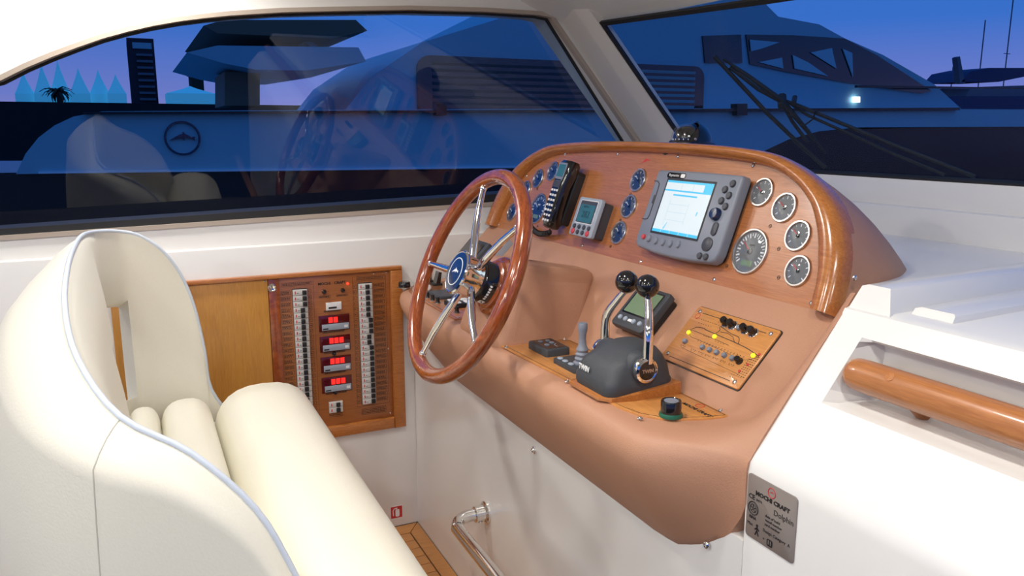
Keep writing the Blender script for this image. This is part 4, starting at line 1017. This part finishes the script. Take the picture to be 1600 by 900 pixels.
# ================================================================== WINDSCREEN WIPER (outside the glass)
def wp(px, py, h=-.03): x, y = on(FWS, px, py, h); return (x, y, h)
wpr = thing('windscreen_wiper', 'black double wiper blade and arms lying across the outside of the windscreen', 'wiper', FWS @ T(*wp(1500, 272)))
def bar(nm, pts, r, mt='rubber'): m = MB(); m.tube(pts, r, 8); return obj(nm, m, mt, wpr, FWS)
bar('blade', [wp(1116, 88, -.014), wp(1200, 178, -.014), wp(1252, 228, -.014), wp(1290, 262, -.014)], .006)
bar('blade_carrier', [wp(1130, 92), wp(1168, 118), wp(1222, 158), wp(1262, 205), wp(1290, 240)], [.003, .006, .008, .006, .003])
bar('carrier_bridge', [wp(1140, 105, -.024), wp(1185, 140, -.035), wp(1222, 160, -.035)], .005)
bar('carrier_bridge', [wp(1222, 160, -.035), wp(1238, 190, -.03), wp(1262, 222, -.022)], .005)
bar('arm', [wp(1222, 156, -.045), wp(1250, 166, -.045), wp(1400, 228, -.045), wp(1524, 276, -.03)], .005)
bar('arm', [wp(1232, 160, -.045), wp(1262, 180, -.045), wp(1400, 242, -.045), wp(1476, 273, -.03)], .004)
bar('hose', [wp(1275, 172, -.04), wp(1270, 186, -.04), wp(1258, 195, -.03), wp(1250, 196, -.02)], .0022)
bar('pivot', [wp(1222, 150, -.05), wp(1222, 166, -.02)], .012); bar('pivot', [wp(1242, 152, -.05), wp(1240, 162, -.02)], .007)

# ================================================================== OUTSIDE
wtm = MB(); wtm.box(-120, 160, 3.0, 240, -1.6, -1.5); wt = struct('water', wtm, 'water', 'dark harbour water'); wt['kind'] = 'structure'
NY = 6.5
def yp(px, py, Y=NY): P = atY(px, py, Y); return (P.x, P.z)
def FY(Y): return frame((0, Y, 0), (1, 0, 0), (0, 0, 1))
ny = thing('neighbour_yacht', 'large white motor yacht with long louvred window moored alongside', 'yacht', T(4, NY, -1.5))
def ypoly(name, pxs, mt, Y, d, parent=ny, ch=0): m = MB(); polyfill(m, [yp(x, y, Y) for x, y in pxs], [], -d, 0); return obj(name, m, mt, parent, FY(Y))
hullpx = [(25, 272), (40, 240), (60, 215), (85, 196), (115, 182), (160, 174), (600, 171), (1200, 169), (1600, 171), (1900, 176), (1900, 198), (1600, 198), (1344, 199), (1280, 205), (1232, 218), (1185, 240), (1150, 262), (900, 262), (560, 266), (200, 270)]
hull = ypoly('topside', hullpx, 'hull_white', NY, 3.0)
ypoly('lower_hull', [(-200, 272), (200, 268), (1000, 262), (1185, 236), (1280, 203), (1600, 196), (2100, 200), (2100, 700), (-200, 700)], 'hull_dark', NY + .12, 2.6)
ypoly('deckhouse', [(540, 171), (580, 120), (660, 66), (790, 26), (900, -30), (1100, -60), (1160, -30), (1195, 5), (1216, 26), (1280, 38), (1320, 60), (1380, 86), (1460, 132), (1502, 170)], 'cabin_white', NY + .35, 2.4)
ypoly('flybridge_wing', [(292, 82), (340, 71), (560, 74), (572, 96), (480, 110), (400, 109), (350, 99)], 'cabin_white', NY + .1, 2.2)
ypoly('flybridge_roof', [(318, 40), (350, 31), (556, 31), (574, 48), (520, 60), (340, 52)], 'buff', NY + .1, 2.2)
ypoly('roof_strut', [(470, 58), (480, 58), (500, 76), (488, 76)], 'cabin_white', NY + .4, .3)
ypoly('flybridge_locker', [(351, 112), (406, 112), (406, 165), (351, 165)], 'buff', NY + .5, .8)
rr_ = [yp(*q, NY + .33) for q in ((655, 108), (1096, 108), (1096, 214), (655, 214))]
lwx0, lwx1 = yp(652, 160, NY + .33)[0], yp(1098, 160, NY + .33)[0]; lz1, lz0 = yp(1000, 100, NY + .33)[1], yp(1000, 214, NY + .33)[1]
m = MB(); m.prism(rrect(lwx1 - lwx0, lz1 - lz0, .12, 5, (lwx0 + lwx1) / 2, (lz0 + lz1) / 2), 0, .02); lw_ = obj('louvred_window', m, 'dark_glass', ny, FY(NY + .34))
for k in range(11):
    zz = lerp(lz0 + .07, lz1 - .07, k / 10)
    for (xa, xb) in ((lwx0 + .14, lwx0 + 1.75), (lwx0 + 2.05, lwx1 - .12)):
        m = MB(); m.grid([[(x, zz - .012, .022), (x, zz + .012, .030), (x, zz + .015, .027), (x, zz - .009, .019)] for x in (xa, xb)], closed_u=True, capa=True, capb=True)
        obj('slat', m, 'blind' if xa > lwx0 + 1 else 'slat_dark', lw_, FY(NY + .34))
ypoly('cabin_window', [(1098, 56), (1158, 54), (1160, 98), (1102, 98)], 'dark_glass', NY + .33, .05)
wsn = ypoly('wheelhouse_window', [(1166, 54), (1240, 55), (1320, 60), (1370, 86), (1456, 142), (1440, 146), (1328, 130), (1228, 112), (1172, 100)], 'dark_glass', NY + .33, .05)
for q in ([(1186, 97), (1222, 90), (1224, 107)], [(1239, 86), (1264, 98), (1294, 119), (1242, 107)], [(1267, 82), (1300, 75), (1307, 107)], [(1317, 76), (1332, 83), (1333, 120)], [(1172, 62), (1218, 66), (1190, 76), (1174, 80)]):
    ypoly('pane', q, 'hull_white', NY + .315, .01, wsn)
ypoly('rub_rail', [(130, 175), (130, 179), (1500, 172), (1500, 168)], 'hull_dark', NY - .06, .05)
ypoly('hull_highlight', [(60, 268.5), (200, 266.5), (560, 262.5), (900, 258.5), (900, 261), (560, 265.5), (200, 269.5), (60, 271.5)], 'highlight_white', NY - .02, .03)  # streak of light along the hull edge, painted as a white strip
ypoly('bow_rail', [(1340, 133), (1600, 137), (1600, 139.5), (1340, 137)], 'hull_dark', NY + .2, .04)
for px in (1160, 690): ypoly('fender_cleat', [(px - 8, 162), (px + 8, 162), (px + 8, 180), (px - 8, 180)], 'hull_dark', NY - .08, .1)
ypoly('deck_lamp', [(1335, 151), (1344, 151), (1344, 160), (1335, 160)], 'yacht_lamp', NY + .3, .03)
cxl, czl = yp(285, 216, NY - .01)
m = MB(); m.at(T(cxl, czl, .02)).torus(.118, .008, 40, 6); obj('hull_emblem_ring', m, 'navy', ny, FY(NY))
m = MB(); polyfill(m, dolphin(.088), [], 0, .02); obj('hull_emblem', m, 'navy', ny, FY(NY) @ T(cxl, czl - .005, 0))
# quay with pointed marquees, tower, palm
QY = 60
def qp(px, py, Y=QY): P = atY(px, py, Y); return (P.x, P.z)
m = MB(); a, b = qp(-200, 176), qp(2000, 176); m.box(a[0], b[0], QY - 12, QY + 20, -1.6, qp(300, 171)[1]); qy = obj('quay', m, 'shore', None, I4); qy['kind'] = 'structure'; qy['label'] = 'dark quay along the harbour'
tents = [(44, 117, 30, 'far left pointed white marquee on the quay'), (72, 106, 30, 'second pointed white marquee from the left on the quay'), (95, 100, 32, 'tallest pointed white marquee in the row on the quay'), (126, 112, 32, 'pointed white marquee in the middle of the quay row'), (155, 114, 32, 'pointed white marquee second from the dark tower'), (181, 121, 30, 'pointed white marquee right beside the dark tower'), (292, 138, 74, 'wide low white marquee right of the dark tower')]
for i, (px, py, w_, l) in enumerate(tents):
    cx_, zt_ = qp(px, py); z1 = qp(px, 150)[1]; hw = abs(qp(px + w_ / 2 - 1, 150)[0] - qp(px, 150)[0]); zb_ = qp(px, 172)[1]
    o_ = thing('marquee', l, 'marquee', T(cx_, QY - 3 - .4 * (i % 2), zb_), 'marquees on the quay')
    m = MB(); hh = zt_ - z1
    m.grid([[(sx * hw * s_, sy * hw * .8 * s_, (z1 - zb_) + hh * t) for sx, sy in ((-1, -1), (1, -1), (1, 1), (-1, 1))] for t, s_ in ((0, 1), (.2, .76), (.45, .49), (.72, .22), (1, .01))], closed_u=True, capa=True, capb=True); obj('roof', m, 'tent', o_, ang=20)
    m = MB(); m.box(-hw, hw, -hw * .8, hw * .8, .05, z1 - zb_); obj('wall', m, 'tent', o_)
x0, z1 = qp(201, 56); x1, _ = qp(243, 56); zb_ = qp(220, 172)[1]
tw = thing('tower_block', 'tall dark tower block with balcony rows behind the marquees', 'building', T((x0 + x1) / 2, QY + 8, zb_))
sc_ = (QY + 8) / QY
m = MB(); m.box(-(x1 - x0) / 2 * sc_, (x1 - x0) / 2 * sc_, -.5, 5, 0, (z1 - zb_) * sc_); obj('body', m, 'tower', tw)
for k in range(9):
    m = MB(); zz = (z1 - zb_) * sc_ * (.08 + .085 * k); m.box(-.35, .75, -.9, -.5, zz, zz + .16); obj('balcony', m, 'tender_grey', tw)
m = MB(); m.box(-.55, .75, -.62, -.5, (z1 - zb_) * sc_ * .86, (z1 - zb_) * sc_ * .94); obj('roof_sign', m, 'cabin_white', tw)
x0, z1 = qp(305, 110); x1, _ = qp(325, 110); zb_ = qp(315, 172)[1]
o_ = thing('kiosk_building', 'small green building on the quay right of the tower', 'building', T((x0 + x1) / 2, QY + 4, zb_)); hw = (x1 - x0) / 2
m = MB(); m.box(-hw, hw, 0, 3, 0, z1 - zb_); obj('wall', m, 'foliage', o_); m = MB(); m.box(-hw - .1, hw + .1, -.1, 3.1, z1 - zb_, z1 - zb_ + .12); obj('roof', m, 'shore', o_)
cx_, cz_ = qp(90, 143, QY - 6); zb_ = qp(90, 176, QY - 6)[1]
pa = thing('palm_tree', 'dark bushy palm tree in front of the marquees', 'palm', T(cx_, QY - 6, zb_ - .4))
m = MB(); m.tube([(0, 0, 0), (.03, 0, (cz_ - zb_) * .5), (0, 0, cz_ - zb_ + .4)], [.14, .11, .10], 8); obj('trunk', m, 'shore', pa)
for k in range(34):
    a = random.uniform(0, 2 * pi); e_ = random.uniform(-.5, 1.2); L = random.uniform(.6, .95); c, s_ = cos(a), sin(a)
    P = [Vector((c * L * t * cos(e_ - t * 1.0), s_ * L * t * cos(e_ - t * 1.0), L * t * sin(e_ - t * .9))) for t in (0, .35, .7, 1)]
    m = MB(); m.grid([[tuple(p_ + Vector((-s_, c, 0)) * w_ + Vector((0, 0, dz))) for w_, dz in ((-wv, -.02), (0, .02), (wv, -.02))] for p_, wv in zip(P, (.03, .10, .09, .01))]); obj('frond', m, 'foliage', pa, WM[pa.name] @ T(0, 0, cz_ - zb_ + .4))
# moored boats far to the right
MY = 28
def mp(px, py): P = atY(px, py, MY); return (P.x, P.z)
mbt = thing('moored_motorboat', 'distant motorboat with dark canopy moored at the far right', 'boat', T(mp(1570, 165)[0], MY, -1.5))
def mpoly(n_, pxs, mt, d=2.2, dy=0): m = MB(); polyfill(m, [mp(x, y) for x, y in pxs], [], -d, 0); return obj(n_, m, mt, mbt, FY(MY + dy))
mpoly('canopy', [(1502, 128), (1516, 112), (1545, 106), (1620, 106), (1620, 116), (1590, 122), (1560, 128)], 'sail_blue'); mpoly('hull', [(1498, 150), (1640, 150), (1640, 200), (1490, 200)], 'sail_blue')
mpoly('cabin', [(1520, 136), (1640, 132), (1640, 152), (1510, 152)], 'tender_grey', 2.0, .1); mpoly('radar_mast', [(1496, 90), (1500, 88), (1508, 130), (1500, 130)], 'tender_grey', .3)
for px, l in ((1482, 'thin sailing mast on the skyline left of the moored motorboat'), (1563, 'tall thin sailing mast on the skyline behind the moored motorboat'), (1524, 'faint thin mast between the two others on the skyline')):
    P0 = atY(px, 175, 45); P1 = atY(px, {1482: 104, 1563: -40, 1524: 30}[px], 45)
    o_ = thing('sailboat_mast', l, 'mast', T(P0.x, 45, -1.5), 'masts on the skyline')
    m = MB(); m.tube([(0, 0, 0), (0, 0, P1.z + 1.5)], .05, 6); obj('spar', m, 'tender_grey', o_); m = MB(); m.tube([(-.4, 0, (P1.z + 1.5) * .6), (.4, 0, (P1.z + 1.5) * .6)], .03, 6); obj('spreader', m, 'tender_grey', o_)

# ================================================================== CABIN DOWNLIGHTS
for i, (x, y, wv, r) in enumerate(LAMPS):
    l = ['ceiling downlight nearest the side window', 'ceiling downlight over the steering wheel', 'ceiling downlight over the handrail', 'ceiling downlight behind the seat back', 'ceiling downlight above the aft part of the side window', 'ceiling downlight over the companionway', 'ceiling downlight farthest from the side window', 'added aft fill light in line with the seat', 'added aft fill light on the starboard side', 'added aft fill light farthest astern'][i]
    t = thing('downlight', l, 'ceiling light', T(x, y, CEIL_Z), 'cabin downlights')
    m = MB(); m.lathe([(r + .022, .002), (r + .022, -.004), (r + .012, -.010), (r + .001, -.010), (r + .001, .0)], 28); obj('bezel', m, 'chrome', t)
    m = MB(); m.lathe([(r, -.006), (r, -.008), (.00001, -.008)], 28); obj('diffuser', m, 'lamp_disc', t)
    ld = bpy.data.lights.new('lamp_light', 'AREA'); ld.shape = 'DISK'; ld.size = r * 2; ld.energy = wv; ld.color = (1, .965, .91)
    lo = bpy.data.objects.new('lamp_light', ld); link(lo, T(x, y, CEIL_Z - .014), t)
